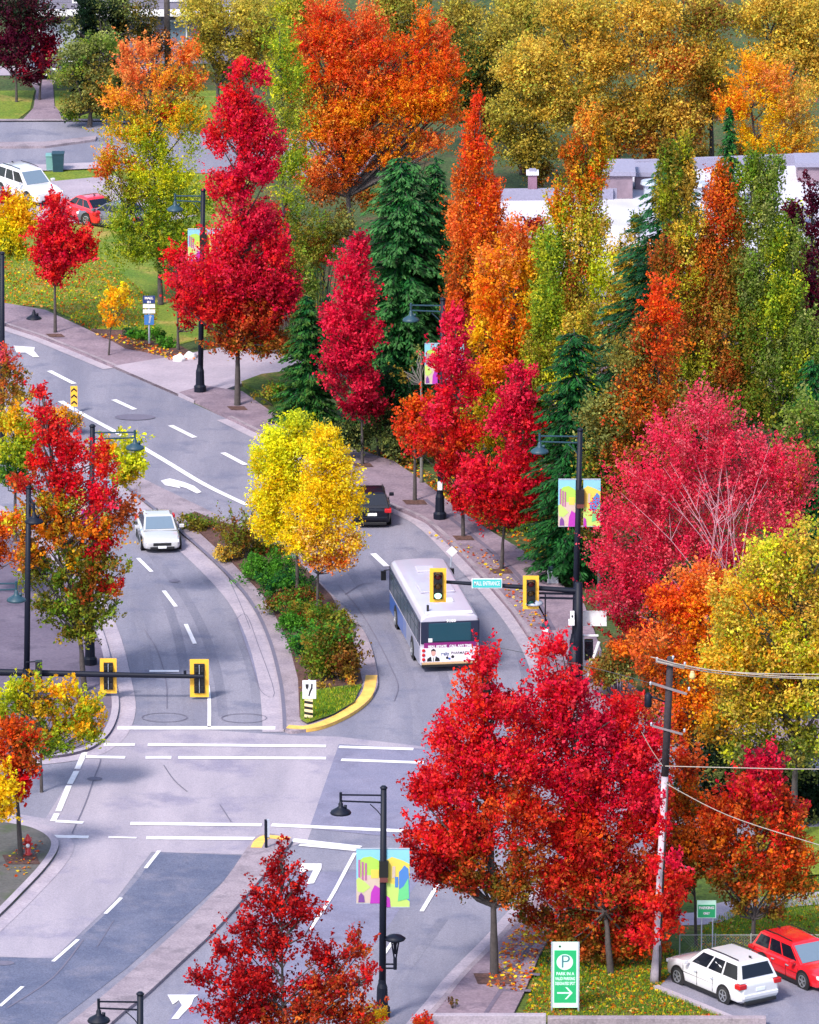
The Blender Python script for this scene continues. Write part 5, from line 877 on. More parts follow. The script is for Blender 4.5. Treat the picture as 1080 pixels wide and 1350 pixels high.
for xx, dx, dy, m in ((-h*.1, 1.6, 1.5, P_BUSW), (h*.55, .9, .8, mat('roof_hatch_grey', (.42, .40, .50), .6)), (-h*.55, .5, .9, M_WHITE), (-h+.25, .3, BW*.8, M_WHITE)):
    q = MB(); q.box((xx, 0, BH+(.045 if dy < 2 else 0)), (dx, dy, .07), m); q.build('roof_hatch', bus, bevel=.03)
q = MB(); q.box((-h+.7, .85, BH+.10), (.14, .10, .30), M_BLACK); q.build('roof_antenna', bus, bevel=.03)
for xx in (-h+2.3, h-2.2):
    for sd in (-1, 1): q = MB(); q.lathe([(.56, -.01), (.56, .012), (.1, .012)], (xx, sd*(w_+.018), .48), M_BLACK, 24, Matrix.Rotation(math.pi/2, 3, 'X')); q.build('wheel_arch', bus)
wheels(bus, BL, BW+.06, .46, h-2.2, -h+2.3, .28)
# ================================================================== STREET FURNITURE
def Lr(x, y, p): return P(x, y, p.y)-p
BC = dict(sky=(.20, .48, .62), hill=(.34, .56, .08), yel=(.66, .50, .08), col=(.36, .12, .26), blue=(.06, .18, .48), mag=(.38, .03, .38), grn=(.12, .50, .20), cream=(.50, .40, .34), pur=(.16, .05, .25), lime=(.42, .58, .14))
def BM(k): return mat('banner_'+k, BC[k], .6)
def banner(root, p, x0, x1, y0, y1, side, pale=False):
    a, c = Lr(x0, y1, p), Lr(x1, y0, p); W_ = c.x-a.x; Hh = c.z-a.z; O = Vector((a.x, -.0, a.z)); q = MB()
    bk = O+XA*W_*.5+ZA*Hh*.5+Vector((0, .035, 0)); q.box(bk, (W_, .03, Hh), BM('cream'))
    def f(pts, k, o): q.flat([(u*W_, v*Hh) for u, v in pts], O+Vector((0, .014, 0)), XA, ZA, o, BM(k))
    f(rect(0, 0, 1, 1), 'sky', .0)
    if side < 0:
        f([(.1, .45), (.1, .78), (.3, .84), (.6, .86), (.9, .80), (1, .76), (1, .45)], 'hill', .006); f([(.0, .0), (0, .45), (.4, .52), (1, .50), (1, 0)], 'cream', .012)
        for u, hh in ((.08, .8), (.22, .76), (.36, .74)): f(rect(u, .42, u+.09, hh), 'col', .018)
        f(rect(.62, .46, .95, .62), 'yel', .018); f([(0, .42), (.1, .48), (.4, .38), (.6, .30), (.3, .2), (.05, .22)], 'lime', .02); f([(.08, .02), (.1, .14), (.2, .2), (.32, .14), (.36, .02)], 'pur', .026); f([(.58, .0), (.62, .2), (.78, .34), (1, .28), (1, 0)], 'mag', .026)
    else:
        f([(0, .40), (0, .80), (.25, .86), (.7, .80), (1, .74), (1, .3)], 'yel', .006); f([(.0, 0), (0, .42), (.5, .38), (1, .36), (1, 0)], 'lime', .012)
        f([(.55, .25), (.55, .60), (.68, .66), (.78, .72), (.95, .66), (1, .4), (1, .1)], 'blue', .018); f(rect(.38, .34, .52, .52), 'blue', .02); f([(.5, .1), (.55, .3), (.75, .36), (.95, .5), (.98, .15)], 'grn', .026); f([(.0, 0), (.02, .2), (.16, .16), (.2, 0)], 'mag', .026); f([(.25, .5), (.28, .7), (.4, .7), (.4, .5)], 'cream', .018)
    o = q.build('banner', root)
    for zz in (a.z, c.z): q = MB(); q.tube([(x_ , 0.02, zz) for x_ in ((a.x, 0) if side < 0 else (0, c.x))], .025, M_PALEMETAL, 6); q.build('banner_rod', root)
def lamp_head(b, q, m, sc_=1.0, up=False):
    if not up:
        b.lathe([(.04, .42*sc_), (.06, .34*sc_), (.09, .30*sc_), (.09, .20*sc_), (.16, .14*sc_), (.36*sc_, .02), (.40*sc_, -.05), (.38*sc_, -.09), (.1, -.10)], q, m, 20); b.box(q+Vector((.17*sc_, 0, .18*sc_)), (.12, .1, .12), m)
    else: b.lathe([(.05, -.55), (.06, -.2), (.10, -.1), (.36, .0), (.40, .06), (.26, .16), (.06, .22)], q, m, 20)
LPG = 'dark street lamp posts with shallow dish heads'
def lamp_post(base, top, head, label, ban=None, low=None, m=M_METAL, pr=.135, hm=None, arm=True):
    p = G(*base); root = empty('street_lamp', p, label, 'lamp post', LPG); t = Lr(top[0], top[1], p); t.y = 0; hm = hm or M_TEAL
    b = MB(); b.tube([(0, 0, 0), (t.x*.5, 0, t.z*.5), t], [pr, pr*.95, pr*.82], m, 12); b.lathe([(pr*.9, 0), (pr*1.1, .05), (pr*.6, .12)], t, m, 12); b.build('pole', root, True)
    b = MB(); b.lathe([(.30, 0), (.30, .42), (.22, .5), (.20, 1.2), (.15, 1.35), (.14, 1.5)], (0, 0, 0), m, 12); b.build('base', root, bevel=.01)
    if arm:
        q = Lr(head[0], head[1], p); q.y = head[2] if len(head) > 2 else 0
        b = MB(); A = Vector((t.x*.985, 0, t.z-.25)); e = Vector((q.x, q.y, A.z+.02))
        b.tube([A, e], .035, hm, 6); b.tube([A+Vector((0, 0, -.28)), e+Vector((0, 0, -.24))], .035, hm, 6)
        dx = (e-A).normalized(); b.tube(smooth([A+Vector((0, 0, -1.3)), A+dx*.12+Vector((0, 0, -.75)), A+dx*.5+Vector((0, 0, -.35))], 4), .02, hm, 5); b.tube([e+Vector((0, 0, .1)), e+Vector((0, 0, -.45))], .05, hm, 8); b.build('arm', root)
        b = MB(); lamp_head(b, Vector((q.x, q.y, A.z-.62)), hm); b.build('lamp_head', root, True)
    if ban:
        for x0, x1, y0, y1, sd in ban: banner(root, p, x0, x1, y0, y1, sd)
        q = Lr(top[0], (ban[0][2]+ban[0][3])/2, p); b = MB(); b.box((q.x, -.02, q.z+.3), (.34, .30, .62), M_BLACK); b.box((q.x, -.02, q.z-.1), (.30, .28, .2), mat('bracket_brown', (.12, .03, .03), .6)); b.build('bracket', root)
    if low:
        q = Lr(low[0], low[1], p); b = MB(); z_ = q.z-.95
        b.tube([(0, 0, z_), (q.x, 0, z_)], .035, m, 6); b.tube([(0, 0, z_-.16), (q.x, 0, z_-.16)], .035, m, 6)
        b.tube([(q.x, 0, z_-.2), (q.x, 0, z_+.25)], .07, m, 8); b.tube([(q.x-.03, 0, z_+.2), (q.x-.13, 0, q.z-.1)], .03, m, 6); b.tube([(q.x+.03, 0, z_+.2), (q.x+.13, 0, q.z-.1)], .03, m, 6); a_ = b.build('side_arm', root)
        b = MB(); lamp_head(b, Vector((q.x, 0, q.z)), m, up=True); b.build('side_lamp', root, True)
    return root
lamp_post((504, 1342), (506, 1040), (447, 0), 'dark lamp post with colourful banners and a lower side lamp, on the lower median', [(470, 501, 1119, 1191, -1), (509, 540, 1119, 1196, 1)], (521, 1239), hm=M_METAL)
lamp_post((184, 1600), (185, 1312), (117, 0), 'lamp post whose top and arm just reach into the bottom edge', m=M_METAL, hm=M_METAL)
lamp_post((264, 520), (268, 252), (229, 0), 'lamp post with pale banners beside the tallest crimson maple', [(248, 265, 302, 345, -1), (273, 291, 302, 345, 1)])
lamp_post((580, 688), (584, 396), (542, 0), 'lamp post half hidden by crimson leaves, only its base and its arm clear', [(560, 577, 453, 506, -1), (591, 612, 453, 500, 1)])
lamp_post((757, 880), (765, 568), (714, 0), 'lamp post with two bright art banners in front of the stacked conifer', [(736, 759, 632, 694, -1), (769, 792, 632, 694, 1)])
lamp_post((119, 880), (122, 563), (173, 0), 'lamp post rising from the multicoloured maple at the left with its arm to the right', [(94, 114, 633, 690, -1), (129, 147, 633, 690, 1)])
lamp_post((35, 926), (38, 644), (40, 0, -2.0), 'tall left lamp post with its arm toward the viewer and a white foot band', pr=.13, hm=M_METAL)
lamp_post((-32, 1070), (-28, 762), (12, 0), 'lamp post outside the left edge whose dish head hangs into view')
lamp_post((3, 600), (3, 335), (-30, 0), 'dark lamp post at the left edge beside the yellow maple', pr=.13)
def on(x, y, Y, nm, label, cat, group=None): pass
b = MB(); b.lathe([(.17, .0), (.17, .35)], (0, 0, 0), M_WHITE, 12); _l = [o for o in bpy.data.objects if o.name.startswith('street_lamp') and 'white foot band' in o.get('label', '')][0]
o = b.build('white_band', _l); o.location = (.02, 0, 1.7-.9)
_l = [o for o in bpy.data.objects if o.name.startswith('street_lamp') and 'half hidden' in o.get('label', '')][0]; b = MB(); b.box((0, -.15, 1.75), (.22, .06, .4), M_WHITE); b.build('white_plate', _l)
# pedestrian lamp on the corner, upper left
p = G(45, 424); rt = empty('path_lamp', p, 'small low dish lamp on the pavement corner at the upper left', 'lamp')
b = MB(); b.tube([(0, 0, 0), (0, 0, .5)], .07, M_METAL, 8); b.build('post', rt); b = MB(); lamp_head(b, Vector((0, 0, .2)), M_METAL, 1.0); b.build('lamp_head', rt, True)
# ---- traffic signals
SG = 'yellow framed traffic signal heads'
def signal(x, y, Y, label, face=True, lit=None, w=21, hgt=44):
    c = P(x, y, Y); s = S(c); W_ = w/s; Hh = hgt/s/cp; root = empty('traffic_signal', c-Vector((0, 0, Hh/2)), label, 'traffic signal', SG)
    b = MB(); t = .04
    for cx, cz, dx, dz in ((-W_*.38, Hh/2, W_*.24, Hh), (W_*.38, Hh/2, W_*.24, Hh), (0, Hh*.06, W_*.52, Hh*.12), (0, Hh*.94, W_*.52, Hh*.12)): b.box((cx, 0, cz), (dx, t, dz), M_YEL)
    b.build('backplate', root, bevel=.0)
    b = MB(); b.box((0, .0 if face else .05, Hh/2), (W_*.56, .26, Hh*.78), M_BLACK)
    if not face:
        b.box((0, -.12, Hh/2), (.03, .06, Hh*.74), M_PALEMETAL)
        for k in range(3): b.box((-.12, -.15, Hh*(.25+.25*k)), (.12, .1, .2), M_BLACK); b.box((.12, -.15, Hh*(.25+.25*k)), (.12, .1, .2), M_BLACK)
    b.build('housing', root, bevel=.02)
    if face:
        for k, nm in enumerate(('green', 'amber', 'red')):
            zc = Hh*(.22+.28*k); r_ = W_*.21; col = {'green': (.02, .20, .12), 'amber': (.10, .05, .01), 'red': (.12, .01, .01)}[nm]
            m = mat('lens_lit', (.5, .9, .7), .3, emit=(.45, 1, .75, 1.3)) if (lit == nm) else mat('lens_'+nm, col, .2)
            b = MB(); b.lathe([(r_, 0), (r_*.8, .03), (.01, .045)], (0, -.135, zc), m, 16, Matrix.Rotation(math.pi/2, 3, 'X')); b.build('lens', root, True)
            b = MB(); vs = []; n_ = 12
            for i in range(n_+1):
                q = math.pi*(-.15+1.3*i/n_); cx, cz = math.cos(q)*r_*1.12, math.sin(q)*r_*1.12; vs += [(cx, -.13, zc+cz), (cx, -.13-.24*(.5+.5*max(0, math.sin(q))), zc+cz)]
            b.add(vs, [(2*i, 2*i+1, 2*i+3, 2*i+2) for i in range(n_)], M_BLACK); b.build('visor', root)
    return root
p = G(762, 908); rt = empty('signal_pole', p, 'dark traffic signal pole with a long arm over the bus lane', 'signal pole'); YS = p.y
t = Lr(763, 768, p); b = MB(); b.tube([(0, 0, 0), (t.x, 0, t.z)], [.22, .17], M_METAL, 12); b.box((-.12, 0, 1.0), (.45, .35, 1.9), M_METAL); b.build('pole', rt, True)
b = MB(); a1, a2 = Lr(763, 779, p), Lr(570, 766, p); b.tube([a1, a2], [.12, .07], M_METAL, 8); b.build('mast_arm', rt)
b = MB(); a1, a2 = Lr(760, 783, p), Lr(706, 782, p); b.tube([a1, a2], .05, M_METAL, 6); b.tube([a1-Vector((0, 0, .2)), a2-Vector((0, 0, .2))], .05, M_METAL, 6); b.build('side_arm', rt)
b = MB(); lamp_head(b, Lr(704, 792, p)+Vector((0, -.2, 0)), M_PALEMETAL); b.build('lamp_head', rt, True)
b = MB(); a1, a2 = Lr(719, 784, p), Lr(719, 822, p); b.tube([a1, a2], .03, M_METAL, 6); b.box(a2+Vector((0, 0, -.1)), (.30, .3, .14), M_TEAL); b.box(a2+Vector((0, 0, -.34)), (.24, .24, .28), M_WHITE); b.build('hanging_sign', rt)  # small hanging sign: a rod with a box below
q = Lr(756, 810, p); b = MB(); b.box(q+Vector((-.05, -.2, 0)), (.18, .2, .38), M_WHITE); b.box(q+Vector((-.08, -.2, -.29)), (.26, .3, .22), M_WHITE); b.box(q+Vector((-.05, -.31, .0)), (.07, .02, .1), M_BLACK); b.build('push_button_box', rt, bevel=.02)
signal(577.5, 771.5, YS-.35, 'traffic signal lit green, hanging in front of the bus roof', True, 'green', 22, 45)
signal(700, 781, YS-.35, 'traffic signal seen from the front at the right, beside the street name sign', True, None, 21, 44)
sg = P(642, 769, YS-.25); rt = empty('street_name_sign', sg-Vector((0, 0, .2)), 'teal street name sign reading MALL ENTRANCE on the signal arm', 'sign')
TQ = mat('street_sign_teal', (.04, .42, .42), .45); b = MB(); s_ = S(sg); b.box((0, 0, .2), (40/s_, .05, 13/s_), M_WHITE); b.box((0, -.03, .2), (38/s_, .02, 11/s_), TQ); b.build('plate', rt)
text_obj('MALL ENTRANCE', .26, Vector((0, -.045, .2)), XA, ZA, .004, M_WHITE, rt, width=34/s_, bold=.003)
p = G(-60, 925); YL_ = p.y; rt = empty('signal_pole', p, 'long dark signal arm entering from the left edge with two signal backs', 'signal pole')
b = MB(); b.tube([(0, 0, 0), Lr(-60, 870, p)], .17, M_METAL, 12); b.build('pole', rt)
b = MB(); b.tube([Lr(-60, 885, p), Lr(268, 892, p)], [.17, .09], M_METAL, 10); a1 = Lr(244, 884, p); b.tube([a1, a1+Vector((0, 0, -.3))], .06, M_METAL, 6); b.build('mast_arm', rt)
signal(143, 891, YL_+.25, 'back of a traffic signal, nearer the left end of the signal arm', False, None, 22, 46)
signal(263, 894, YL_+.25, 'back of a traffic signal at the very end of the signal arm', False, None, 25, 50)
p = G(60, 926); c_ = Lr(38, 888, G(35, 926)); rt = empty('pedestrian_signal', G(35, 926)+Vector((0, -.3, c_.z-.8)), 'cluster of small dark signal boxes mounted on the tall left lamp post', 'signal')
for dx in (-.55, -.2, .15, .5): b = MB(); b.box((dx, 0, .35), (.26, .3, .24), M_BLACK); b.lathe([(.09, 0), (.06, .03)], (dx, -.16, .35), mat('lens_dim', (.45, .5, .4), .3), 12, Matrix.Rotation(math.pi/2, 3, 'X')); b.build('signal_box', rt)
b = MB(); b.box((.55, 0, 1.0), (.28, .3, .9), M_BLACK); b.tube([(0, .1, 1.35), (.55, .1, 1.4)], .03, M_METAL, 6); b.tube([(-.6, .1, .6), (0, .1, .75)], .05, M_TEAL, 6); b.build('housing', rt, bevel=.01)
# ---- signs
p = G(408, 955); rt = empty('keep_right_sign', p, 'white keep right sign above a striped hazard board at the rounded end of the median', 'sign'); s_ = S(p)
b = MB(); b.tube([(0, .04, 0), (0, .04, 1.95)], .04, M_PALEMETAL, 8); b.build('post', rt)
z0, z1 = Lr(409, 921, p).z, Lr(409, 897, p).z; W_ = 18/s_; b = MB(); b.box((0, 0, (z0+z1)/2), (W_, .03, z1-z0), M_WHITE); b.build('plate', rt); O = Vector((-W_/2, -.016, z0)); hh = z1-z0; b = MB()
b.flat([(.22*W_, .80*hh), (.46*W_, .80*hh), (.44*W_, .62*hh), (.34*W_, .48*hh), (.24*W_, .62*hh)], O, XA, ZA, .004, M_BLACK)
b.flat([(.64*W_, .84*hh), (.76*W_, .80*hh), (.74*W_, .55*hh), (.62*W_, .38*hh), (.52*W_, .12*hh), (.42*W_, .16*hh), (.50*W_, .42*hh), (.62*W_, .60*hh)], O, XA, ZA, .004, M_BLACK); b.build('arrow', rt)
z2, z3 = Lr(405, 951, p).z, Lr(405, 922, p).z; W_ = 11/s_; b = MB(); HY = mat('hazard_cream', (.78, .62, .36), .5); b.box((-.03, 0, (z2+z3)/2), (W_, .03, z3-z2), HY); b.build('hazard_board', rt); O = Vector((-.03-W_/2, -.016, z2)); b = MB(); hh = z3-z2
for k in range(4):
    v = .06+.25*k; b.flat([(0, (v+.14)*hh), (0, (v+.02)*hh), (W_, (v-.04 if v > .04 else 0)*hh), (W_, (v+.08)*hh)], O, XA, ZA, .004, M_BLACK)
b.build('stripes', rt)
p = G(98, 545); rt = empty('hazard_marker', p, 'yellow marker with stacked black chevrons on the far end of the median', 'sign'); s_ = S(p); z2, z3 = Lr(98, 536, p).z, Lr(98, 509, p).z; W_ = 9/s_
b = MB(); b.tube([(0, .04, 0), (0, .04, z3)], .04, M_PALEMETAL, 8); b.build('post', rt); b = MB(); b.box((0, 0, (z2+z3)/2), (W_, .03, z3-z2), M_YEL); b.build('board', rt); O = Vector((-W_/2, -.016, z2)); hh = z3-z2; b = MB()
for k in range(3):
    v = .08+.31*k; b.flat([(.08*W_, v*hh), (.08*W_, (v+.10)*hh), (.5*W_, (v+.22)*hh), (.92*W_, (v+.10)*hh), (.92*W_, v*hh), (.5*W_, (v+.12)*hh)], O, XA, ZA, .004, M_BLACK)
b.build('chevrons', rt)
p = G(593, 768); rt = empty('diamond_sign', p, 'white diamond sign on a thin pale post at the right kerb beyond the bus', 'sign'); q = Lr(596, 727, p)
b = MB(); b.tube([(0, .05, 0), (q.x, .05, q.z)], .035, M_PALEMETAL, 8); b.build('post', rt); b = MB(); b.box(q, (.36, .03, .36), M_WHITE, M=Matrix.Rotation(R(45), 3, 'Y')); b.build('plate', rt)
p = G(351, 1122); rt = empty('median_marker', p, 'narrow grey marker sign on a dark post at the lower median tip', 'sign')
b = MB(); b.tube([(0, 0, 0), (0, 0, 1.25)], .06, M_METAL, 8); b.build('post', rt); b = MB(); b.box((.08, .0, .95), (.12, .05, .75), M_PALEMETAL); b.box((-.02, -.04, .95), (.09, .05, .75), M_METAL); b.build('plate', rt)
p = G(197, 458); rt = empty('direction_sign', p, 'tall blue and white direction sign by the clipped shrubs', 'sign'); s_ = S(p)
b = MB(); b.tube([(0, .05, 0), (0, .05, Lr(197, 392, p).z)], .05, M_PALEMETAL, 8); b.build('post', rt)
SB = mat('sign_navy', (.015, .035, .16), .5); SB2 = mat('sign_blue', (.04, .16, .45), .5); W_ = 16/s_
for y0, y1, m in ((390, 400, SB), (401, 406, M_WHITE), (408, 413, M_WHITE), (415, 428, SB2)):
    z0, z1 = Lr(197, y1, p).z, Lr(197, y0, p).z; b = MB(); b.box((0, 0, (z0+z1)/2), (W_ if m != SB2 else W_*.8, .05, z1-z0), m); b.build('panel', rt)
z_ = Lr(197, 393, p).z; text_obj('MALL', .16, Vector((0, -.03, z_)), XA, ZA, .004, M_WHITE, rt, width=W_*.7, bold=.01); text_obj('IN', .14, Vector((0, -.03, z_-.2)), XA, ZA, .004, M_WHITE, rt, width=W_*.3, bold=.01)
z_ = Lr(197, 421, p).z; b = MB(); b.flat([(-.03, -.18), (.05, -.18), (.10, .12), (.16, .12), (.07, .24), (-.04, .12), (.02, .12)], Vector((0, -.028, z_)), XA, ZA, .004, M_PALEMETAL); b.build('arrow', rt)
# parking sign
p = G(745, 1335); rt = empty('parking_sign', p, 'tall green sign with a large P and an arrow on the grass', 'sign'); s_ = S(p); GRN = mat('sign_green', (.012, .36, .13), .5); MINT = mat('sign_mint', (.55, .86, .70), .5)
z0, z1 = Lr(745, 1328, p).z, Lr(745, 1242, p).z; W_ = 33/s_; hh = z1-z0; b = MB(); b.box((0, 0, (z0+z1)/2), (W_, .08, hh), MINT); b.build('board', rt); b = MB()
for sx in (-1, 1): b.box((sx*(W_/2+.03), 0, z1/2), (.06, .10, z1), M_PALEMETAL)
b.build('frame', rt); O = Vector((-W_/2, -.041, z0)); b = MB(); b.flat(rect(.06*W_, .075*hh, .94*W_, .88*hh), O, XA, ZA, .005, GRN); b.build('green_panel', rt)
b = MB(); b.flat(circ(.48*W_, .70*hh, .33*W_, 32), O, XA, ZA, .012, MINT); b.build('disc', rt)
text_obj('P', .72, O+XA*.50*W_+ZA*.70*hh, XA, ZA, .018, mat('letter_slate', (.05, .16, .20), .5), rt, width=.30, bold=-.005)
for k, tx in enumerate(('PARK IN A', 'VALID PARKING', 'DESIGNATED SPOT')): text_obj(tx, .17, O+XA*.5*W_+ZA*(.52-.075*k)*hh, XA, ZA, .012, MINT, rt, width=W_*(.72 if k == 0 else .8), bold=.006)
b = MB(); b.flat([(.18*W_, .215*hh), (.18*W_, .240*hh), (.68*W_, .240*hh), (.50*W_, .315*hh), (.58*W_, .315*hh), (.80*W_, .228*hh), (.56*W_, .13*hh), (.48*W_, .13*hh), (.68*W_, .215*hh)], O, XA, ZA, .012, MINT); b.flat(circ(.28*W_, .94*hh, .045*W_), O, XA, ZA, .012, M_BLACK); b.build('arrow', rt)
p = G(931, 1266); rt = empty('parking_sign', p, 'small green and white sign on two thin posts behind the white parked car', 'sign'); s_ = S(p); z0, z1 = Lr(931, 1210, p).z, Lr(931, 1187, p).z; W_ = 25/s_; b = MB(); b.box((0, 0, (z0+z1)/2), (W_, .05, z1-z0), MINT); b.box((0, -.03, (z0+z1)/2-.07), (W_*.9, .02, (z1-z0)*.72), GRN); b.build('board', rt)
b = MB()
for sx in (-.18, .24): b.tube([(sx, .05, 0), (sx, .05, z1-.1)], .025, M_PALEMETAL, 6)
b.build('post', rt); text_obj('PARKING', .14, Vector((0, -.045, (z0+z1)/2+.06)), XA, ZA, .004, M_WHITE, rt, width=W_*.8, bold=.008); text_obj('ONLY', .12, Vector((0, -.045, (z0+z1)/2-.16)), XA, ZA, .004, M_WHITE, rt, width=W_*.35, bold=.008)
# hydrant, bins, boulders, frame
p = G(37, 1127, .15); rt = empty('fire_hydrant', p, 'red fire hydrant on the left pavement corner', 'hydrant'); HR = mat('hydrant_red', (.42, .02, .02), .4)
b = MB(); b.lathe([(.17, 0), (.17, .06), (.12, .08), (.12, .55), (.16, .58), (.16, .64), (.12, .7), (.06, .8), (.03, .86)], (0, 0, 0), HR, 16); b.build('body', rt, True)
b = MB(); b.lathe([(.06, -.2), (.06, .2)], (0, 0, .45), HR, 12, Matrix.Rotation(math.pi/2, 3, 'Y')); b.lathe([(.08, 0), (.08, .2)], (0, 0, .42), M_WHITE, 12, Matrix.Rotation(math.pi/2, 3, 'X')); b.build('outlet', rt, True)
for x, y, W_, hh, m, lb in ((77, 226, .65, 1.0, M_TEAL, 'dark teal wheeled bin at the side street kerb'), (67, 225, .5, .85, mat('faded_teal', (.14, .30, .30), .6), 'smaller faded teal bin beside the dark one')):
    p = G(x, y); rt = empty('wheeled_bin', p, lb, 'bin', 'bins at the side street kerb'); b = MB(); v = [(-W_*.42, -.28, 0), (W_*.42, -.28, 0), (W_*.42, .28, 0), (-W_*.42, .28, 0), (-W_/2, -.34, hh), (W_/2, -.34, hh), (W_/2, .34, hh), (-W_/2, .34, hh)]
    b.add(v, [(3, 2, 1, 0), (0, 1, 5, 4), (1, 2, 6, 5), (2, 3, 7, 6), (3, 0, 4, 7), (4, 5, 6, 7)], m); b.build('body', rt); b = MB(); b.box((0, 0, hh+.04), (W_*1.08, .74, .08), m); b.build('lid', rt, bevel=.02)
p = G(729, 772); rt = empty('litter_bin', p, 'small pale bin with a blue top at the pavement edge below the conifer', 'bin'); b = MB(); b.box((0, 0, .35), (.5, .4, .7), M_PALEMETAL); b.build('body', rt, bevel=.03); b = MB(); b.box((0, 0, .82), (.42, .34, .22), M_TEAL); b.build('lid', rt, bevel=.04)
for x, y, rx in ((236, 475, 9), (251, 472, 9)):
    p = G(x, y, .15); me = bpy.data.meshes.new('boulder'); bm = bmesh.new(); bmesh.ops.create_icosphere(bm, subdivisions=3, radius=1)
    for v in bm.verts: k = 1+.12*math.sin(v.co.x*5+x)*math.cos(v.co.y*4+v.co.z*3); v.co = Vector((v.co.x*rx/S(p)*k, v.co.y*.35*k, max(-.02, v.co.z*.32*k)))
    bm.to_mesh(me); bm.free(); me.materials.append(mat('pale_stone', (.62, .58, .60), .85, noise=.15, nscale=4, bump=.3)); o = bpy.data.objects.new('boulder', me); C.objects.link(o); o.location = p
    tag(o, 'pale boulder at the driveway corner, '+('left one nearest the shrubs' if x == 236 else 'right one nearest the lamp post'), 'boulder', 'pale boulders at the driveway corner')
p = G(782, 905); rt = empty('sign_frame', p, 'white open frame with a tilted white panel right of the traffic signal pole', 'frame'); b = MB()
a = [Lr(768, 838, p), Lr(789, 838, p), Lr(771, 902, p), Lr(790, 846, p)]
b.tube([a[0], a[1]], .05, M_WHITE, 6); b.tube([a[3], a[2]], .07, M_WHITE, 6); b.tube([Lr(769, 838, p), Lr(769, 902, p)], .05, M_WHITE, 6); b.tube([Lr(771, 902, p), Lr(777, 888, p)], .1, M_WHITE, 6); b.build('leg', rt)
b = MB(); q0, q1 = Lr(768, 826, p), Lr(800, 806, p); b.box(((q0.x+q1.x)/2, .1, (q0.z+q1.z)/2), (q1.x-q0.x, .05, q1.z-q0.z), M_WHITE, M=None); b.build('panel', rt); b = MB(); b.box(Lr(776, 858, p)+Vector((0, .2, 0)), (.4, .3, .9), M_GLASS); b.build('dark_box', rt, bevel=.05)
# ---- fence
p = G(990, 1264); fr = empty('chain_link_fence', p, 'thin chain link fence behind the parked cars', 'fence'); xs = [(G(x, 1264)-p).x for x in (896, 943, 990, 1037, 1084, 1130)]; fh = .95; GF = mat('fence_wire', (.30, .32, .30), .5)
for x in xs: b = MB(); b.tube([(x, 0, 0), (x, 0, fh+.06)], .025, GF, 6); b.build('post', fr)
b = MB(); b.tube([(xs[0], 0, fh), (xs[-1], 0, fh)], .018, GF, 5); b.build('rail', fr)
b = MB(); x = xs[0]
while x < xs[-1]:
    for sg_ in (0, 1):
        a, c = (x, 0, .05), (x+fh*.9, 0, fh)
        if sg_: a, c = (x, 0, fh), (x+fh*.9, 0, .05)
        b.tube([a, c], .0035, GF, 3, False)
    x += .11
b.build('mesh', fr)
# ---- utility pole with wires
p = G(864, 1296); rt = empty('utility_pole', p, 'tall leaning utility pole with white painted lower length beside the crimson maple', 'pole'); t = Lr(884, 866, p); mdp = Lr(877, 1018, p)
def ax(y): f = (1286-y)/420; return Vector((t.x*f, 0, t.z*f))
rt.location = p
b = MB(); b.tube([ax(1018), ax(940), ax(866)], [.14, .14, .12], mat('pole_wood', (.03, .022, .03), .9, noise=.4, bump=.4), 12); b.build('upper_pole', rt, True)
b = MB(); b.tube([ax(1286), ax(1270), ax(1240), ax(1018)], [.22, .19, .14, .13], mat('pole_white', (.36, .31, .37), .85, noise=.35, nscale=1.6), 12); b.tube([ax(1230)+Vector((.12, -.1, 0)), ax(1025)+Vector((.12, -.1, 0))], .035, M_BLACK, 6); b.tube([ax(1286)+Vector((.15, -.16, 0)), ax(1236)+Vector((.13, -.13, 0))], .05, M_BLACK, 6); b.build('lower_pole', rt, True)
MW = mat('weathered_wood', (.20, .17, .19), .9, noise=.2); b = MB(); k = ax(874); b.box(k+Vector((0, -.15, 0)), (1.1, .09, .10), MW, M=Matrix.Rotation(R(14), 3, 'Y')); b.build('crossarm', rt); b = MB(); k = ax(905); b.box(k+Vector((0, -.15, 0)), (1.4, .07, .08), MW, M=Matrix.Rotation(R(18), 3, 'Y')); b.build('crossarm', rt); b = MB(); k = ax(958); b.box(k+Vector((0, -.15, 0)), (1.2, .07, .07), MW, M=Matrix.Rotation(R(16), 3, 'Y')); b.build('crossarm', rt)
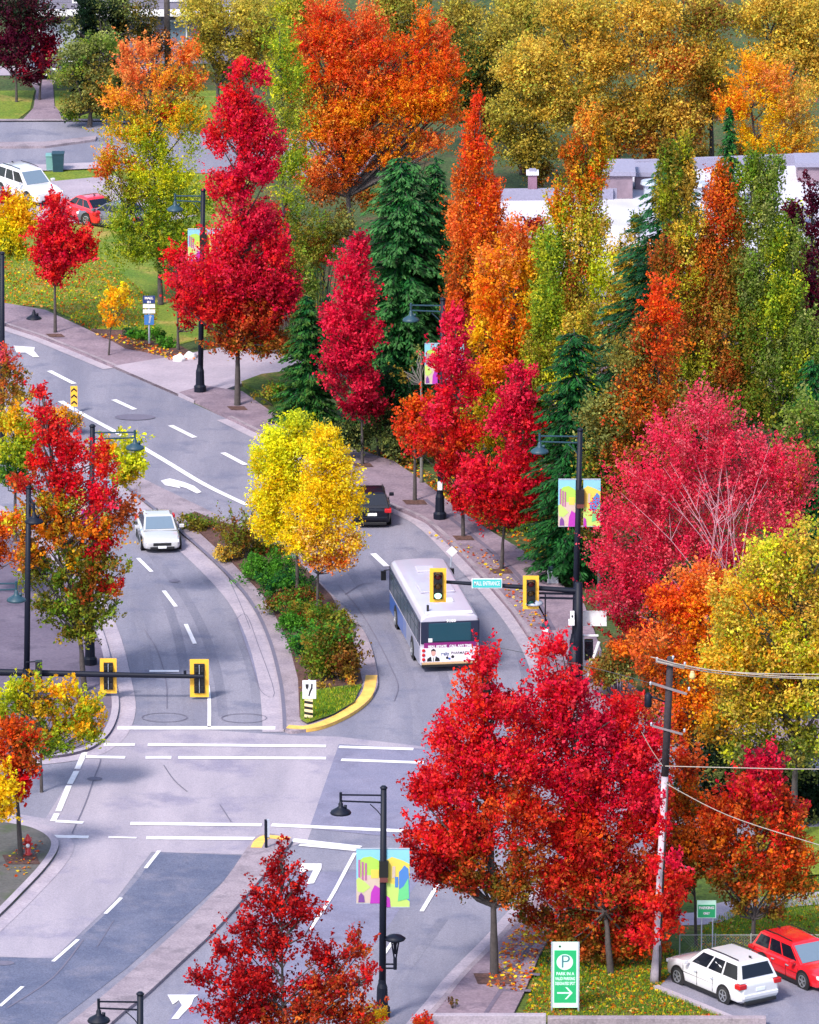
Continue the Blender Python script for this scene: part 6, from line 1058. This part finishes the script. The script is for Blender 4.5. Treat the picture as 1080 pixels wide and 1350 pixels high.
for y, dx in ((872, -.5), (870, .1), (878, .55), (903, -.7), (910, .75), (955, -.6), (963, .65)):
    k = ax(y)+Vector((dx, -.17, .06)); b = MB(); b.lathe([(.02, 0), (.05, .04), (.035, .08), (.05, .12), (.015, .16)], k, M_PALEMETAL, 10); b.build('insulator', rt, True)
b = MB(); b.lathe([(.12, 0), (.14, .05), (.14, .45), (.10, .5), (.05, .55)], ax(930)+Vector((-.75, 0, 0)), M_METAL, 14); b.tube([ax(925)+Vector((-.75, 0, .3)), ax(925)], .04, M_METAL, 6); b.build('transformer', rt, True); b = MB(); b.lathe([(.09, 0), (.12, .1), (.06, .3)], ax(893)+Vector((.85, -.1, 0)), mat('amber_globe', (.75, .52, .22), .4), 12); b.build('globe', rt, True)
WM = mat('cable', (.36, .31, .27), .6); WK = mat('cable_dark', (.06, .06, .07), .6)
def wire(pts, r_, m, label, Yo=0.0, grp=None):
    pp = smooth([P(x, y, p.y+Yo) for x, y in pts], 6); o0 = pp[0].copy(); b = MB(); b.tube([q-o0 for q in pp], r_, m, 5, False); o = b.build('overhead_wire', None, True); o.location = o0; tag(o, label, 'wire', grp)
WG = 'overhead wires from the utility pole'
wire([(858, 866), (940, 884), (1080, 889), (1300, 884)], .02, WM, 'upper pale cable running right from the utility pole top', -.2, WG)
wire([(866, 872), (950, 888), (1080, 895), (1300, 893)], .02, WM, 'lower of the two thick pale cables running right from the pole top', -.3, WG)
wire([(886, 874), (960, 886), (1080, 893), (1300, 890)], .018, WM, 'thin pale cable sagging between the two thick ones', -.4, WG)
wire([(870, 904), (780, 880), (640, 850)], .012, WK, 'thin dark wire leaving the second crossarm to the left', 0, WG)
wire([(876, 1032), (960, 1075), (1080, 1114), (1300, 1180)], .018, WM, 'pale wire slanting down right in front of the rust coloured maple', -1.5, WG)
wire([(877, 1010), (960, 1012), (1080, 1014), (1300, 1012)], .018, WM, 'level pale wire crossing the dark gap below the cottonwood', -.6, WG)
wire([(846, 965), (860, 990), (874, 1010)], .014, WM, 'short pale wire slanting into the pole above its white part', -.5, WG)
